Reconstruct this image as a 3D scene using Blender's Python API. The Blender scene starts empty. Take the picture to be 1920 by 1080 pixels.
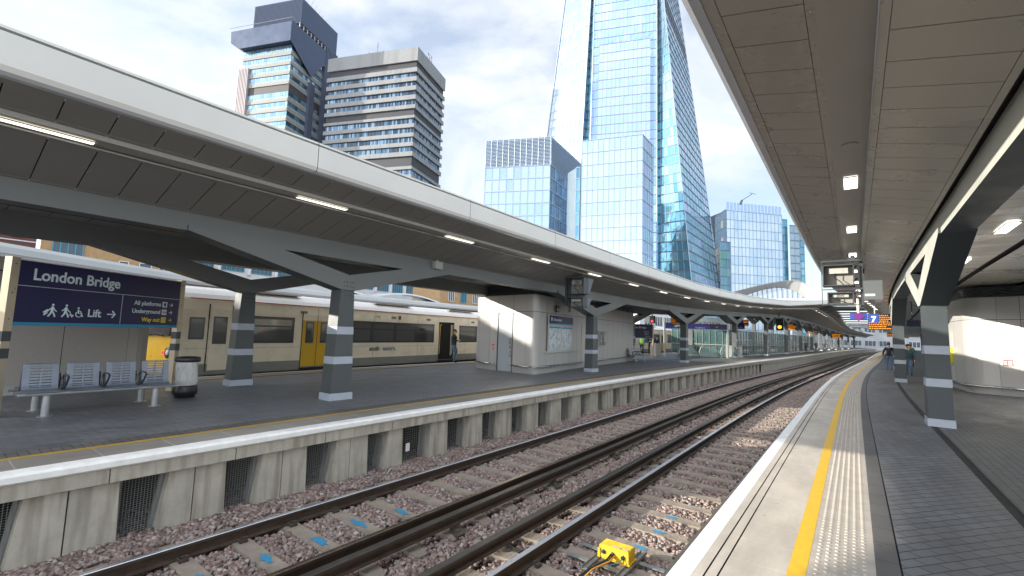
import bpy, bmesh, math, random
import numpy as np
from math import sin, cos, radians, pi
from mathutils import Vector, Matrix
random.seed(7); rng = np.random.default_rng(7)
scene = bpy.context.scene
C = scene.collection

# ------------------------------------------------------------------ camera, sky, sun, exposure
cam_d = bpy.data.cameras.new("camera"); cam = bpy.data.objects.new("camera", cam_d); C.objects.link(cam)
scene.camera = cam
cam_d.sensor_width = 36; cam_d.lens = 15.994; cam_d.clip_start = 0.05; cam_d.clip_end = 6000
ROLL, PITCH = 0.0321889, 0.0966001
f_ = Vector((0, cos(PITCH), sin(PITCH))); u0 = Vector((0, -sin(PITCH), cos(PITCH))); r0 = Vector((1, 0, 0))
cx = cos(ROLL)*r0 + sin(ROLL)*u0; cy = -sin(ROLL)*r0 + cos(ROLL)*u0
m = Matrix((cx, cy, -f_)).transposed().to_4x4(); m.translation = Vector((0, 0, 1.7))
cam.matrix_world = m

SUN_AZ, SUN_EL = radians(-93), radians(14)        # azimuth measured from +Y towards +X, behind-left of the camera
sun_dir = Vector((sin(SUN_AZ)*cos(SUN_EL), cos(SUN_AZ)*cos(SUN_EL), sin(SUN_EL)))
sl = bpy.data.lights.new("sun", 'SUN'); sl.energy = 4.0; sl.angle = radians(0.5); sl.color = (1, .93, .82)
so = bpy.data.objects.new("sun", sl); C.objects.link(so)
so.rotation_euler = (-sun_dir).to_track_quat('-Z', 'Y').to_euler(); so.location = (0, 0, 60)

w = bpy.data.worlds.new("World"); scene.world = w; w.use_nodes = True
nt = w.node_tree; N = nt.nodes; Lk = nt.links
bg = N["Background"]
sky = N.new("ShaderNodeTexSky"); sky.sky_type = 'NISHITA'; sky.sun_disc = False
sky.sun_elevation = SUN_EL; sky.sun_rotation = SUN_AZ; sky.air_density = 1.0; sky.dust_density = 1.2; sky.ozone_density = 2.0
tc = N.new("ShaderNodeTexCoord"); mp = N.new("ShaderNodeMapping"); mp.inputs['Scale'].default_value = (1.1, 1.1, 2.1); mp.inputs['Location'].default_value = (0.35, 0.1, 0.55)
n1 = N.new("ShaderNodeTexNoise"); n1.inputs['Scale'].default_value = 2.0; n1.inputs['Detail'].default_value = 9; n1.inputs['Roughness'].default_value = .55; n1.inputs['Distortion'].default_value = .35
cr = N.new("ShaderNodeValToRGB"); cr.color_ramp.elements[0].position = .43; cr.color_ramp.elements[1].position = .60
cr.color_ramp.elements[0].color = (.38, .38, .38, 1)
Lk.new(tc.outputs['Generated'], mp.inputs[0]); Lk.new(mp.outputs[0], n1.inputs[0]); Lk.new(n1.outputs[0], cr.inputs[0])
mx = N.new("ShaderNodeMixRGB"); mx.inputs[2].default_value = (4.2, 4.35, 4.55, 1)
# unseen bank of brighter cloud opposite the view, added to lift light on the foreground
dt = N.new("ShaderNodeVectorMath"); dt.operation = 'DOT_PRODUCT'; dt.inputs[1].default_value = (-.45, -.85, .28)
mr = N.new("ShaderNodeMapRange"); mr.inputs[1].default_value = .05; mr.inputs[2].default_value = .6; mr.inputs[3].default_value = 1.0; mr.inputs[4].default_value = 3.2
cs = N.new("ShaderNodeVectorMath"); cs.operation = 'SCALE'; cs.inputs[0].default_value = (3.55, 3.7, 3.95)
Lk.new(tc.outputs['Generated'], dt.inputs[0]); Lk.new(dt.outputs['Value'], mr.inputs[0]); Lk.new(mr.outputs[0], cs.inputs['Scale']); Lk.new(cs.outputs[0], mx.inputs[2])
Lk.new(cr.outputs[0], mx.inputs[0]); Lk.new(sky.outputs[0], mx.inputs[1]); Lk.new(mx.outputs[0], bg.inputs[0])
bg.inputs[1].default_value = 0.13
scene.view_settings.view_transform = 'Standard'; scene.view_settings.look = 'None'
scene.view_settings.exposure = 1.25; scene.view_settings.gamma = 1
scene.cycles.max_bounces = 7; scene.cycles.transparent_max_bounces = 12
scene.cycles.diffuse_bounces = 4; scene.cycles.glossy_bounces = 4
scene.cycles.use_denoising = True

# ------------------------------------------------------------------ the curve the station follows
KS = np.array([-40, 0, 10, 20, 35, 60, 100, 160, 260, 400.])
KA = np.array([36.946, 36.946, 38.399, 40.048, 40.591, 39.498, 40.352, 43.075, 45.978, 45.978])
_s = np.arange(-40, 400.01, .5)
_az = np.radians(np.interp(_s, KS, KA)); _az = np.convolve(np.pad(_az, 10, mode='edge'), np.ones(21)/21, 'valid')
_dx = np.sin(_az)*.5; _dy = np.cos(_az)*.5
_x = np.concatenate([[0], np.cumsum((_dx[1:]+_dx[:-1])/2)]); _y = np.concatenate([[0], np.cumsum((_dy[1:]+_dy[:-1])/2)])
_x = _x - _x[80] + 7.764; _y = _y - _y[80] + 12.2
def AZ(s): return float(np.interp(s, _s, _az))
def W(s, d, z=0.0):
    """station coordinates (metres along the line, metres left of the near platform edge, height) -> world"""
    a = np.interp(s, _s, _az)
    return Vector((float(np.interp(s, _s, _x) - cos(a)*d), float(np.interp(s, _s, _y) + sin(a)*d), float(z)))
def frame(s, d, z=0, turn=0):
    """matrix: local x along the line, local y to the left, z up; turned by 'turn' degrees"""
    a = AZ(s); t = Vector((sin(a), cos(a), 0)); n = Vector((-cos(a), sin(a), 0))
    M = Matrix((t, n, Vector((0, 0, 1)))).transposed().to_4x4(); M.translation = W(s, d, z)
    return M @ Matrix.Rotation(radians(turn), 4, 'Z')

# ------------------------------------------------------------------ materials
MATS = {}
def M(name, col, rough=.5, metal=0., noise=None, bump=None, emit=None, spec=None, coord='Object'):
    if name in MATS: return MATS[name]
    m = bpy.data.materials.new(name); m.use_nodes = True; t = m.node_tree; b = t.nodes["Principled BSDF"]
    b.inputs['Base Color'].default_value = (*col, 1); b.inputs['Roughness'].default_value = rough; b.inputs['Metallic'].default_value = metal
    if spec is not None: b.inputs['Specular IOR Level'].default_value = spec
    if emit: b.inputs['Emission Color'].default_value = (*emit[0], 1); b.inputs['Emission Strength'].default_value = emit[1]
    c = t.nodes.new("ShaderNodeTexCoord")
    if noise:
        sc, amt = noise[0], noise[1]; det = noise[2] if len(noise) > 2 else 5
        nn = t.nodes.new("ShaderNodeTexNoise"); nn.inputs['Scale'].default_value = sc; nn.inputs['Detail'].default_value = det; nn.inputs['Roughness'].default_value = .62
        t.links.new(c.outputs[coord], nn.inputs[0])
        rm = t.nodes.new("ShaderNodeMapRange"); rm.inputs[1].default_value = .3; rm.inputs[2].default_value = .7; rm.inputs[3].default_value = 1-amt; rm.inputs[4].default_value = 1+amt
        t.links.new(nn.outputs[0], rm.inputs[0])
        mm = t.nodes.new("ShaderNodeVectorMath"); mm.operation = 'SCALE'; mm.inputs[0].default_value = col
        t.links.new(rm.outputs[0], mm.inputs['Scale']); t.links.new(mm.outputs[0], b.inputs['Base Color'])
        r2 = t.nodes.new("ShaderNodeMapRange"); r2.inputs[1].default_value = .3; r2.inputs[2].default_value = .7; r2.inputs[3].default_value = max(0, rough-.08); r2.inputs[4].default_value = min(1, rough+.1)
        t.links.new(nn.outputs[0], r2.inputs[0]); t.links.new(r2.outputs[0], b.inputs['Roughness'])
    if bump:
        n2 = t.nodes.new("ShaderNodeTexNoise"); n2.inputs['Scale'].default_value = bump[0]; n2.inputs['Detail'].default_value = 6
        t.links.new(c.outputs[coord], n2.inputs[0])
        bp = t.nodes.new("ShaderNodeBump"); bp.inputs['Strength'].default_value = bump[1]; bp.inputs['Distance'].default_value = .02
        t.links.new(n2.outputs[0], bp.inputs['Height']); t.links.new(bp.outputs[0], b.inputs['Normal'])
    MATS[name] = m; return m

def M_streak(name, col, dark, rough=.85, scale=(9, 9, .8), coord='Object', lo=.45, hi=.75):
    """concrete with vertical run-off stains of its own shape"""
    m = M(name, col, rough, noise=(3, .14), bump=(30, .25), coord=coord); t = m.node_tree; b = t.nodes["Principled BSDF"]
    c = t.nodes.new("ShaderNodeTexCoord"); mp = t.nodes.new("ShaderNodeMapping"); mp.inputs['Scale'].default_value = scale
    nn = t.nodes.new("ShaderNodeTexNoise"); nn.inputs['Scale'].default_value = 1; nn.inputs['Detail'].default_value = 4
    rm = t.nodes.new("ShaderNodeMapRange"); rm.inputs[1].default_value = lo; rm.inputs[2].default_value = hi; rm.inputs[4].default_value = .75
    t.links.new(c.outputs['Object'], mp.inputs[0]); t.links.new(mp.outputs[0], nn.inputs[0]); t.links.new(nn.outputs[0], rm.inputs[0])
    src = b.inputs['Base Color'].links[0].from_socket; mx = t.nodes.new("ShaderNodeMixRGB"); mx.inputs[2].default_value = (*dark, 1)
    t.links.new(rm.outputs[0], mx.inputs[0]); t.links.new(src, mx.inputs[1]); t.links.new(mx.outputs[0], b.inputs['Base Color'])
    return m

def M_paver(name, c1, c2, mortar, bw, rh, scale=1.0, rot=0, rough=.6, bumps=.5, offset=.5, spots=None):
    """brick-laid paving in UV metres"""
    m = bpy.data.materials.new(name); m.use_nodes = True; t = m.node_tree; b = t.nodes["Principled BSDF"]
    c = t.nodes.new("ShaderNodeTexCoord"); mp = t.nodes.new("ShaderNodeMapping"); mp.inputs['Rotation'].default_value = (0, 0, radians(rot))
    br = t.nodes.new("ShaderNodeTexBrick"); br.inputs['Scale'].default_value = scale; br.inputs['Brick Width'].default_value = bw; br.inputs['Row Height'].default_value = rh
    br.inputs['Mortar Size'].default_value = .0055; br.inputs['Mortar Smooth'].default_value = .3; br.offset = offset
    br.inputs['Color1'].default_value = (*c1, 1); br.inputs['Color2'].default_value = (*c2, 1); br.inputs['Mortar'].default_value = (*mortar, 1)
    t.links.new(c.outputs['UV'], mp.inputs[0]); t.links.new(mp.outputs[0], br.inputs[0])
    nn = t.nodes.new("ShaderNodeTexNoise"); nn.inputs['Scale'].default_value = .9; nn.inputs['Detail'].default_value = 8; nn.inputs['Roughness'].default_value = .7
    mp2 = t.nodes.new("ShaderNodeMapping"); mp2.inputs['Scale'].default_value = (.6, 1.6, 1)
    t.links.new(c.outputs['UV'], mp2.inputs[0]); t.links.new(mp2.outputs[0], nn.inputs[0])
    rm = t.nodes.new("ShaderNodeMapRange"); rm.inputs[1].default_value = .3; rm.inputs[2].default_value = .7; rm.inputs[3].default_value = .72; rm.inputs[4].default_value = 1.3
    t.links.new(nn.outputs[0], rm.inputs[0])
    sc = t.nodes.new("ShaderNodeVectorMath"); sc.operation = 'SCALE'; t.links.new(br.outputs[0], sc.inputs[0]); t.links.new(rm.outputs[0], sc.inputs['Scale'])
    out = sc.outputs[0]
    # pale scuffs and salt marks with a shape of their own
    n3 = t.nodes.new("ShaderNodeTexNoise"); n3.inputs['Scale'].default_value = 1; n3.inputs['Detail'].default_value = 12; n3.inputs['Roughness'].default_value = .75
    mp3 = t.nodes.new("ShaderNodeMapping"); mp3.inputs['Scale'].default_value = (1.2, 5, 1); mp3.inputs['Rotation'].default_value = (0, 0, .25)
    t.links.new(c.outputs['UV'], mp3.inputs[0]); t.links.new(mp3.outputs[0], n3.inputs[0])
    r3 = t.nodes.new("ShaderNodeMapRange"); r3.inputs[1].default_value = .60; r3.inputs[2].default_value = .72; r3.inputs[4].default_value = .6
    t.links.new(n3.outputs[0], r3.inputs[0]); mx = t.nodes.new("ShaderNodeMixRGB"); mx.inputs[2].default_value = (*(spots or tuple(min(1, x*2.6) for x in c1)), 1)
    t.links.new(r3.outputs[0], mx.inputs[0]); t.links.new(out, mx.inputs[1]); t.links.new(mx.outputs[0], b.inputs['Base Color'])
    vo = t.nodes.new("ShaderNodeTexVoronoi"); vo.inputs['Scale'].default_value = 2.6; t.links.new(c.outputs['UV'], vo.inputs['Vector'])
    rv = t.nodes.new("ShaderNodeMapRange"); rv.inputs[1].default_value = .035; rv.inputs[2].default_value = .06; rv.inputs[3].default_value = .6; rv.inputs[4].default_value = 0; t.links.new(vo.outputs['Distance'], rv.inputs[0])
    mg = t.nodes.new("ShaderNodeMixRGB"); mg.inputs[2].default_value = (.05, .05, .05, 1); t.links.new(rv.outputs[0], mg.inputs[0]); t.links.new(mx.outputs[0], mg.inputs[1]); t.links.new(mg.outputs[0], b.inputs['Base Color'])
    r4 = t.nodes.new("ShaderNodeMapRange"); r4.inputs[1].default_value = .3; r4.inputs[2].default_value = .7; r4.inputs[3].default_value = rough-.15; r4.inputs[4].default_value = rough+.15
    t.links.new(nn.outputs[0], r4.inputs[0]); t.links.new(r4.outputs[0], b.inputs['Roughness'])
    bp = t.nodes.new("ShaderNodeBump"); bp.inputs['Strength'].default_value = bumps; bp.inputs['Distance'].default_value = .006; bp.invert = True
    t.links.new(br.outputs['Fac'], bp.inputs['Height']); t.links.new(bp.outputs[0], b.inputs['Normal'])
    MATS[name] = m; return m

# ------------------------------------------------------------------ mesh builder
class B:
    def __init__(self): self.v = []; self.f = []; self.mi = []; self.uv = []; self.cur = 0; self.hasuv = False
    def face(self, pts, mi=None, uv=None):
        i = len(self.v); self.v += [tuple(p) for p in pts]; self.f.append(tuple(range(i, i+len(pts)))); self.mi.append(self.cur if mi is None else mi)
        if uv: self.hasuv = True
        self.uv.append(uv or [(0, 0)]*len(pts)); return self
    def raw(self, vs, fs, mi=None):
        i = len(self.v); self.v += [tuple(p) for p in vs]
        for f in fs: self.f.append(tuple(i+k for k in f)); self.mi.append(self.cur if mi is None else mi); self.uv.append([(0, 0)]*len(f))
        return self
    def hexa(self, p, mi=None):      # p: 4 bottom, 4 top, counter-clockwise
        return self.raw(p, [(3, 2, 1, 0), (4, 5, 6, 7), (0, 1, 5, 4), (1, 2, 6, 5), (2, 3, 7, 6), (3, 0, 4, 7)], mi)
    def box(self, c, size, mat=None, mi=None):
        x, y, z = c; a, b_, h = size[0]/2, size[1]/2, size[2]/2
        p = [Vector((x+i*a, y+j*b_, z+k*h)) for k in (-1, 1) for i, j in ((-1, -1), (1, -1), (1, 1), (-1, 1))]
        if mat is not None: p = [mat @ q for q in p]
        return self.hexa(p, mi)
    def prism(self, poly, lo, hi, fn, mi=None):   # poly: 2D points; fn(u, v, w) -> world; extruded in w
        n = len(poly); a = [fn(u, v, lo) for u, v in poly]; b_ = [fn(u, v, hi) for u, v in poly]
        fs = [tuple(range(n))[::-1], tuple(range(n, 2*n))] + [(i, (i+1) % n, n+(i+1) % n, n+i) for i in range(n)]
        return self.raw(a+b_, fs, mi)
    def tube(self, pts, r, n=8, mi=None, caps=True):
        pts = [Vector(p) for p in pts]; rs = r if isinstance(r, (list, tuple)) else [r]*len(pts); rings = []
        up = Vector((0, 0, 1)); prev = None
        for i, p in enumerate(pts):
            t = (pts[min(i+1, len(pts)-1)] - pts[max(i-1, 0)]).normalized()
            x = t.cross(up) if prev is None else prev - t*prev.dot(t)
            if x.length < 1e-3: x = t.cross(Vector((1, 0, 0)))
            x.normalize(); prev = x; y = t.cross(x)
            rings.append([p + (x*cos(2*pi*k/n) + y*sin(2*pi*k/n))*rs[i] for k in range(n)])
        vs = [q for rg in rings for q in rg]; fs = []
        for i in range(len(pts)-1):
            for k in range(n): fs.append((i*n+k, i*n+(k+1) % n, (i+1)*n+(k+1) % n, (i+1)*n+k))
        if caps: fs += [tuple(range(n))[::-1], tuple((len(pts)-1)*n+k for k in range(n))]
        return self.raw(vs, fs, mi)
    def lathe(self, c, prof, n=20, mi=None, mat=None):
        vs = []; fs = []
        for r, z in prof:
            for k in range(n):
                q = Vector((c[0]+r*cos(2*pi*k/n), c[1]+r*sin(2*pi*k/n), c[2]+z)); vs.append(mat @ q if mat else q)
        for i in range(len(prof)-1):
            for k in range(n): fs.append((i*n+k, i*n+(k+1) % n, (i+1)*n+(k+1) % n, (i+1)*n+k))
        fs += [tuple(range(n))[::-1], tuple((len(prof)-1)*n+k for k in range(n))]
        return self.raw(vs, fs, mi)
    def sweep(self, prof, ss, closed=False, mi=None, caps=True):
        """profile(s) -> [(d, z), ...]; quads with UV in metres (s, running width)"""
        pf = prof if callable(prof) else (lambda s: prof)
        rings = []; vv = None
        for s in ss:
            p = pf(s); rings.append([W(s, d, z) for d, z in p])
            if vv is None:
                vv = [p[0][0]]
                for a, b_ in zip(p, p[1:]+[p[0]]): vv.append(vv[-1] + (b_[0]-a[0] if abs(b_[0]-a[0]) > abs(b_[1]-a[1]) else (b_[1]-a[1])))
        n = len(rings[0])
        for i in range(len(ss)-1):
            for k in range(n if closed else n-1):
                k2 = (k+1) % n
                self.face([rings[i][k], rings[i+1][k], rings[i+1][k2], rings[i][k2]], mi,
                          [(ss[i], vv[k]), (ss[i+1], vv[k]), (ss[i+1], vv[k+1]), (ss[i], vv[k+1])])
        if closed and caps: self.face(rings[0][::-1], mi); self.face(rings[-1], mi)
        return self
    def obj(self, name, mats, parent=None, smooth=False, weld=False):
        off = Vector((0, 0, 0))
        q = parent
        while q is not None: off += Vector(q.get('_o', (0, 0, 0))); q = q.parent
        me = bpy.data.meshes.new(name)
        me.from_pydata([(a[0]-off.x, a[1]-off.y, a[2]-off.z) for a in self.v], [], self.f)
        for mm in (mats if isinstance(mats, (list, tuple)) else [mats]): me.materials.append(mm)
        me.polygons.foreach_set('material_index', self.mi)
        if self.hasuv:
            uvl = me.uv_layers.new(name="UVMap"); uvl.data.foreach_set('uv', [c for f in self.uv for p in f for c in p])
        if weld:
            bm = bmesh.new(); bm.from_mesh(me); bmesh.ops.remove_doubles(bm, verts=bm.verts, dist=1e-4)
            bmesh.ops.recalc_face_normals(bm, faces=bm.faces); bm.to_mesh(me); bm.free()
        if smooth: me.polygons.foreach_set('use_smooth', [True]*len(me.polygons))
        me.update(); o = bpy.data.objects.new(name, me); C.objects.link(o)
        if parent is not None: o.parent = parent
        return o

def tag(o, label=None, cat=None, group=None, kind=None):
    if label: o['label'] = label
    if cat: o['category'] = cat
    if group: o['group'] = group
    if kind: o['kind'] = kind
    return o
def root(name, loc, label, cat, group=None):
    """an Empty at the thing's base; world coordinates given to its parts are made local"""
    o = bpy.data.objects.new(name, None); C.objects.link(o); o.location = loc; o.empty_display_size = .3
    o['_o'] = list(loc); return tag(o, label, cat, group)
def local_root(name, label, cat, group=None):
    return root(name, (0, 0, 0), label, cat, group)
def place(o, Mx): o.matrix_world = Mx; return o
def dup(o, Mx=None, label=None, parent=None):
    c = o.copy(); C.objects.link(c)
    if parent is not None: c.parent = parent
    for ch in list(o.children):
        k = ch.copy(); C.objects.link(k); k.parent = c
        for g in ch.children:
            g2 = g.copy(); C.objects.link(g2); g2.parent = k
    if Mx is not None: c.matrix_world = Mx
    if label: c['label'] = label
    return c
def struct(b, name, mats, smooth=False): return tag(b.obj(name, mats, None, smooth), kind='structure')
def one(b, name, mats, label, cat, group=None, smooth=False): return tag(b.obj(name, mats, None, smooth), label, cat, group)
def text(s, size, Mx, mat, parent, name='lettering', align='LEFT', bold=0.0, xs=1.0, ext=.002):
    cu = bpy.data.curves.new(name, 'FONT'); cu.body = s; cu.size = size; cu.align_x = align; cu.extrude = ext; cu.offset = bold; cu.resolution_u = 4
    t = bpy.data.objects.new('tmp', cu); C.objects.link(t); bpy.context.view_layer.update()
    me = bpy.data.meshes.new_from_object(t.evaluated_get(bpy.context.evaluated_depsgraph_get()))
    C.objects.unlink(t); bpy.data.objects.remove(t)
    b = B(); sx = Matrix.Diagonal((xs, 1, 1, 1)); T = Mx @ sx
    b.raw([T @ v.co for v in me.vertices], [tuple(p.vertices) for p in me.polygons]); bpy.data.meshes.remove(me)
    return b.obj(name, mat, parent)
def facing(p, xdir, up=Vector((0, 0, 1))):
    """text frame: x = reading direction, y = up, z = out of the board"""
    x = Vector(xdir).normalized(); z = x.cross(up); z.normalize(); y = z.cross(x)
    Mx = Matrix((x, y, z)).transposed().to_4x4(); Mx.translation = Vector(p); return Mx
def rng_s(a, b_, step): 
    n = max(1, int(math.ceil((b_-a)/step))); return [a+(b_-a)*i/n for i in range(n+1)]
SS = rng_s(-30, 10, 1) + rng_s(10, 60, 2)[1:] + rng_s(60, 200, 4)[1:]

# palette
mWhite = M('white_nosing_paint', (.80, .79, .76), .55, noise=(6, .10, 8), bump=(40, .1))
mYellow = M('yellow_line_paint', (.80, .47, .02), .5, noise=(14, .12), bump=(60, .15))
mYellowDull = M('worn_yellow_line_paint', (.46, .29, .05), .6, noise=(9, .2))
mDarkSteel = M('dark_grey_painted_steel', (.055, .066, .072), .42, noise=(1.5, .12))
mSteel = M('grey_painted_steel', (.155, .168, .165), .42, noise=(1.2, .07))
mSteelLight = M('pale_grey_painted_steel', (.40, .41, .38), .42, noise=(1.2, .05))
mBand = M('pale_blue_grey_band', (.42, .46, .52), .45, noise=(5, .06))
mFascia = M('cream_grey_fascia_metal', (.62, .60, .55), .38, noise=(.7, .04))
mLip = M('pale_lip_metal', (.62, .64, .68), .22, .3)
mPanelL = M('grey_soffit_panel', (.235, .226, .21), .45, noise=(.8, .05), bump=(3, .04))
mPanelR = M('taupe_soffit_panel', (.47, .44, .38), .30, .2, noise=(.8, .06), bump=(3, .05))
mChan = M('channel_metal', (.36, .34, .30), .35, .2, noise=(1, .05))
mBlack = M('black_gap', (.008, .008, .009), .8)
mRoof = M('grey_roof_sheet', (.30, .31, .31), .4, .2, noise=(.5, .08))
mLamp = M('lamp_diffuser', (.9, .88, .8), .4, emit=((1, .93, .78), 1.1))
mLampCool = M('cool_lamp_diffuser', (.9, .9, .9), .4, emit=((1, .97, .92), 1.6))
mChrome = M('brushed_steel', (.55, .54, .52), .22, 1.0, noise=(12, .08))
mConc = M_streak('platform_concrete', (.40, .37, .31), (.17, .145, .11), .85)
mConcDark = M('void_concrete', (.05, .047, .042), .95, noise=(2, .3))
mNavy = M('navy_sign', (.012, .010, .065), .35)
mCyan = M('cyan_strip', (.02, .25, .42), .4)
mLett = M('sign_lettering', (.62, .72, .74), .5)
mLettY = M('yellow_sign_lettering', (.80, .62, .03), .5)
mGlass = M('dark_window_glass', (.012, .014, .016), .06, spec=.8)
mKiosk = M('kiosk_grey_panel', (.49, .48, .46), .36, .15, noise=(.8, .04))
mKiosk2 = M('kiosk_ribbed_panel', (.54, .52, .48), .45, .1, noise=(1, .05))
mDoorGrey = M('pale_blue_grey_door', (.36, .40, .43), .4, noise=(1, .03))
mRed = M('red_sign', (.55, .02, .02), .4)
mRailSide = M('rusty_rail_side', (.045, .028, .018), .6, noise=(8, .3), bump=(40, .3))
mRailTop = M('polished_rail_head', (.80, .82, .86), .33, .9)
mRailBrown = M('brown_rail_head', (.20, .15, .11), .3, .8, noise=(6, .2))
mCondTop = M('conductor_rail_head', (.075, .068, .06), .42, .6, noise=(5, .2))
mOrange = M('orange_led', (.55, .20, .01), .5, emit=((1, .30, .01), .28))
mScreen = M('black_display_face', (.01, .01, .012), .2)
mBench = M('bench_blue_grey_metal', (.24, .27, .32), .33, .35, noise=(4, .06))
mBenchDark = M('bench_dark_metal', (.05, .055, .06), .4, .2)
mBenchLeg = M('bench_leg_metal', (.36, .37, .38), .35, .4)

# ------------------------------------------------------------------ ground, track bed, platforms
g = B(); g.face([(-3000, -3000, -1.45), (3000, -3000, -1.45), (3000, 3000, -1.45), (-3000, 3000, -1.45)])
struct(g, 'ground', M('city_ground', (.16, .155, .15), .9, noise=(.05, .3)))

def ballast_mat():
    m = bpy.data.materials.new('ballast_bed'); m.use_nodes = True; t = m.node_tree; b = t.nodes["Principled BSDF"]; b.inputs['Roughness'].default_value = .9
    c = t.nodes.new("ShaderNodeTexCoord"); v = t.nodes.new("ShaderNodeTexVoronoi"); v.inputs['Scale'].default_value = 19
    t.links.new(c.outputs['Object'], v.inputs['Vector'])
    r = t.nodes.new("ShaderNodeValToRGB"); e = r.color_ramp.elements; e[0].color = (.13, .095, .082, 1); e[1].color = (.48, .37, .33, 1); e.new(.5).color = (.29, .215, .195, 1)
    sep = t.nodes.new("ShaderNodeSeparateColor"); t.links.new(v.outputs['Color'], sep.inputs[0]); t.links.new(sep.outputs[0], r.inputs[0])
    mx = t.nodes.new("ShaderNodeMixRGB"); mx.blend_type = 'MULTIPLY'; mx.inputs[0].default_value = 1
    rm = t.nodes.new("ShaderNodeMapRange"); rm.inputs[1].default_value = 0; rm.inputs[2].default_value = .6; rm.inputs[3].default_value = 1.1; rm.inputs[4].default_value = .35
    t.links.new(v.outputs['Distance'], rm.inputs[0]); t.links.new(r.outputs[0], mx.inputs[1]); t.links.new(rm.outputs[0], mx.inputs[2]); t.links.new(mx.outputs[0], b.inputs['Base Color'])
    bp = t.nodes.new("ShaderNodeBump"); bp.inputs['Distance'].default_value = .04; bp.invert = True; bp.inputs['Strength'].default_value = 1
    t.links.new(v.outputs['Distance'], bp.inputs['Height']); t.links.new(bp.outputs[0], b.inputs['Normal']); return m
mBallast = ballast_mat()
b = B(); b.sweep([(-.6, -1.15), (.3, -1.15), (2.9, -1.15), (3.3, -1.15), (5.6, -1.15), (5.95, -1.06), (7.4, -1.04)], SS)
struct(b, 'track_bed', mBallast)
b = B(); b.sweep([(15.2, -1.1), (60, -1.1)], SS); struct(b, 'far_track_bed', mBallast)

def stones(name, ss, dd, spacing, r0, r1, zfn, avoid, label_group=None):
    n = int((ss[1]-ss[0])*(dd[1]-dd[0])/spacing**2)
    s = rng.uniform(ss[0], ss[1], n); d = rng.uniform(dd[0], dd[1], n)
    keep = ~avoid(s, d); s = s[keep]; d = d[keep]; n = len(s)
    a = np.interp(s, _s, _az); x = np.interp(s, _s, _x)-np.cos(a)*d; y = np.interp(s, _s, _y)+np.sin(a)*d
    z = zfn(s, d) + rng.uniform(-.012, .02, n)
    cube = np.array([(-1, -1, -1), (1, -1, -1), (1, 1, -1), (-1, 1, -1), (-1, -1, 1), (1, -1, 1), (1, 1, 1), (-1, 1, 1)], float)*.62
    P = cube[None] + rng.uniform(-.34, .34, (n, 8, 3))
    P *= (rng.uniform(r0, r1, (n, 1, 1)) * rng.uniform(.7, 1.25, (n, 1, 3)))
    th = rng.uniform(0, 6.283, n); ph = rng.uniform(-.9, .9, n)
    X = P[..., 0]*np.cos(th)[:, None]-P[..., 1]*np.sin(th)[:, None]; Y = P[..., 0]*np.sin(th)[:, None]+P[..., 1]*np.cos(th)[:, None]; Z = P[..., 2]
    Y, Z = Y*np.cos(ph)[:, None]-Z*np.sin(ph)[:, None], Y*np.sin(ph)[:, None]+Z*np.cos(ph)[:, None]
    V = np.stack([X+x[:, None], Y+y[:, None], Z+z[:, None]], -1).reshape(-1, 3)
    fc = np.array([(3, 2, 1, 0), (4, 5, 6, 7), (0, 1, 5, 4), (1, 2, 6, 5), (2, 3, 7, 6), (3, 0, 4, 7)])
    F = (fc[None] + (np.arange(n)*8)[:, None, None]).reshape(-1, 4)
    me = bpy.data.meshes.new(name); me.vertices.add(len(V)); me.vertices.foreach_set('co', V.astype(np.float32).ravel())
    me.loops.add(F.size); me.loops.foreach_set('vertex_index', F.astype(np.int32).ravel())
    me.polygons.add(len(F)); me.polygons.foreach_set('loop_start', (np.arange(len(F))*4).astype(np.int32))
    mi = np.repeat(rng.choice(5, n, p=[.27, .25, .22, .16, .10]), 6).astype(np.int32)
    for k, c_ in enumerate([(.27, .19, .165), (.18, .128, .112), (.35, .26, .225), (.26, .225, .21), (.41, .355, .315)]): me.materials.append(M('ballast_stone_%d' % k, c_, .85, noise=(25, .2)))
    me.polygons.foreach_set('material_index', mi); me.update(calc_edges=True); me.validate()
    o = bpy.data.objects.new(name, me); C.objects.link(o); tag(o, 'pinkish grey crushed stone ballast around the rails and sleepers', 'ballast', kind='stuff'); return o
RAILS = [.62, 2.10, 3.85, 5.30]; COND = [2.53, 3.42]
SLP = .65
def sl_phase(s): return np.abs(((s+20.0) / SLP) % 1.0 - .5)*SLP   # 0 at mid gap ... SLP/2 at sleeper centre
def avoid(s, d):
    on = (sl_phase(s) > SLP/2-.125) & (((d > .05) & (d < 2.75)) | ((d > 3.2) & (d < 5.85)))
    r = np.zeros_like(s, bool)
    for q in RAILS: r |= np.abs(d-q) < .085
    for q in COND: r |= np.abs(d-q) < .05
    return on | r
def zf(s, d):
    z = np.full_like(s, -1.12); sh = np.clip((d-5.4)/.4, 0, 1); z += sh*.045
    mid = np.exp(-((d-2.97)/.3)**2)*.015; return z+mid
stones('ballast_stones', (-15, -4), (-.05, 6.5), .033, .021, .040, zf, avoid)
stones('ballast_stones', (-4, 12), (-.05, 6.5), .046, .026, .046, zf, avoid)
stones('ballast_stones', (12, 34), (-.05, 6.5), .075, .034, .055, zf, avoid)

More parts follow.
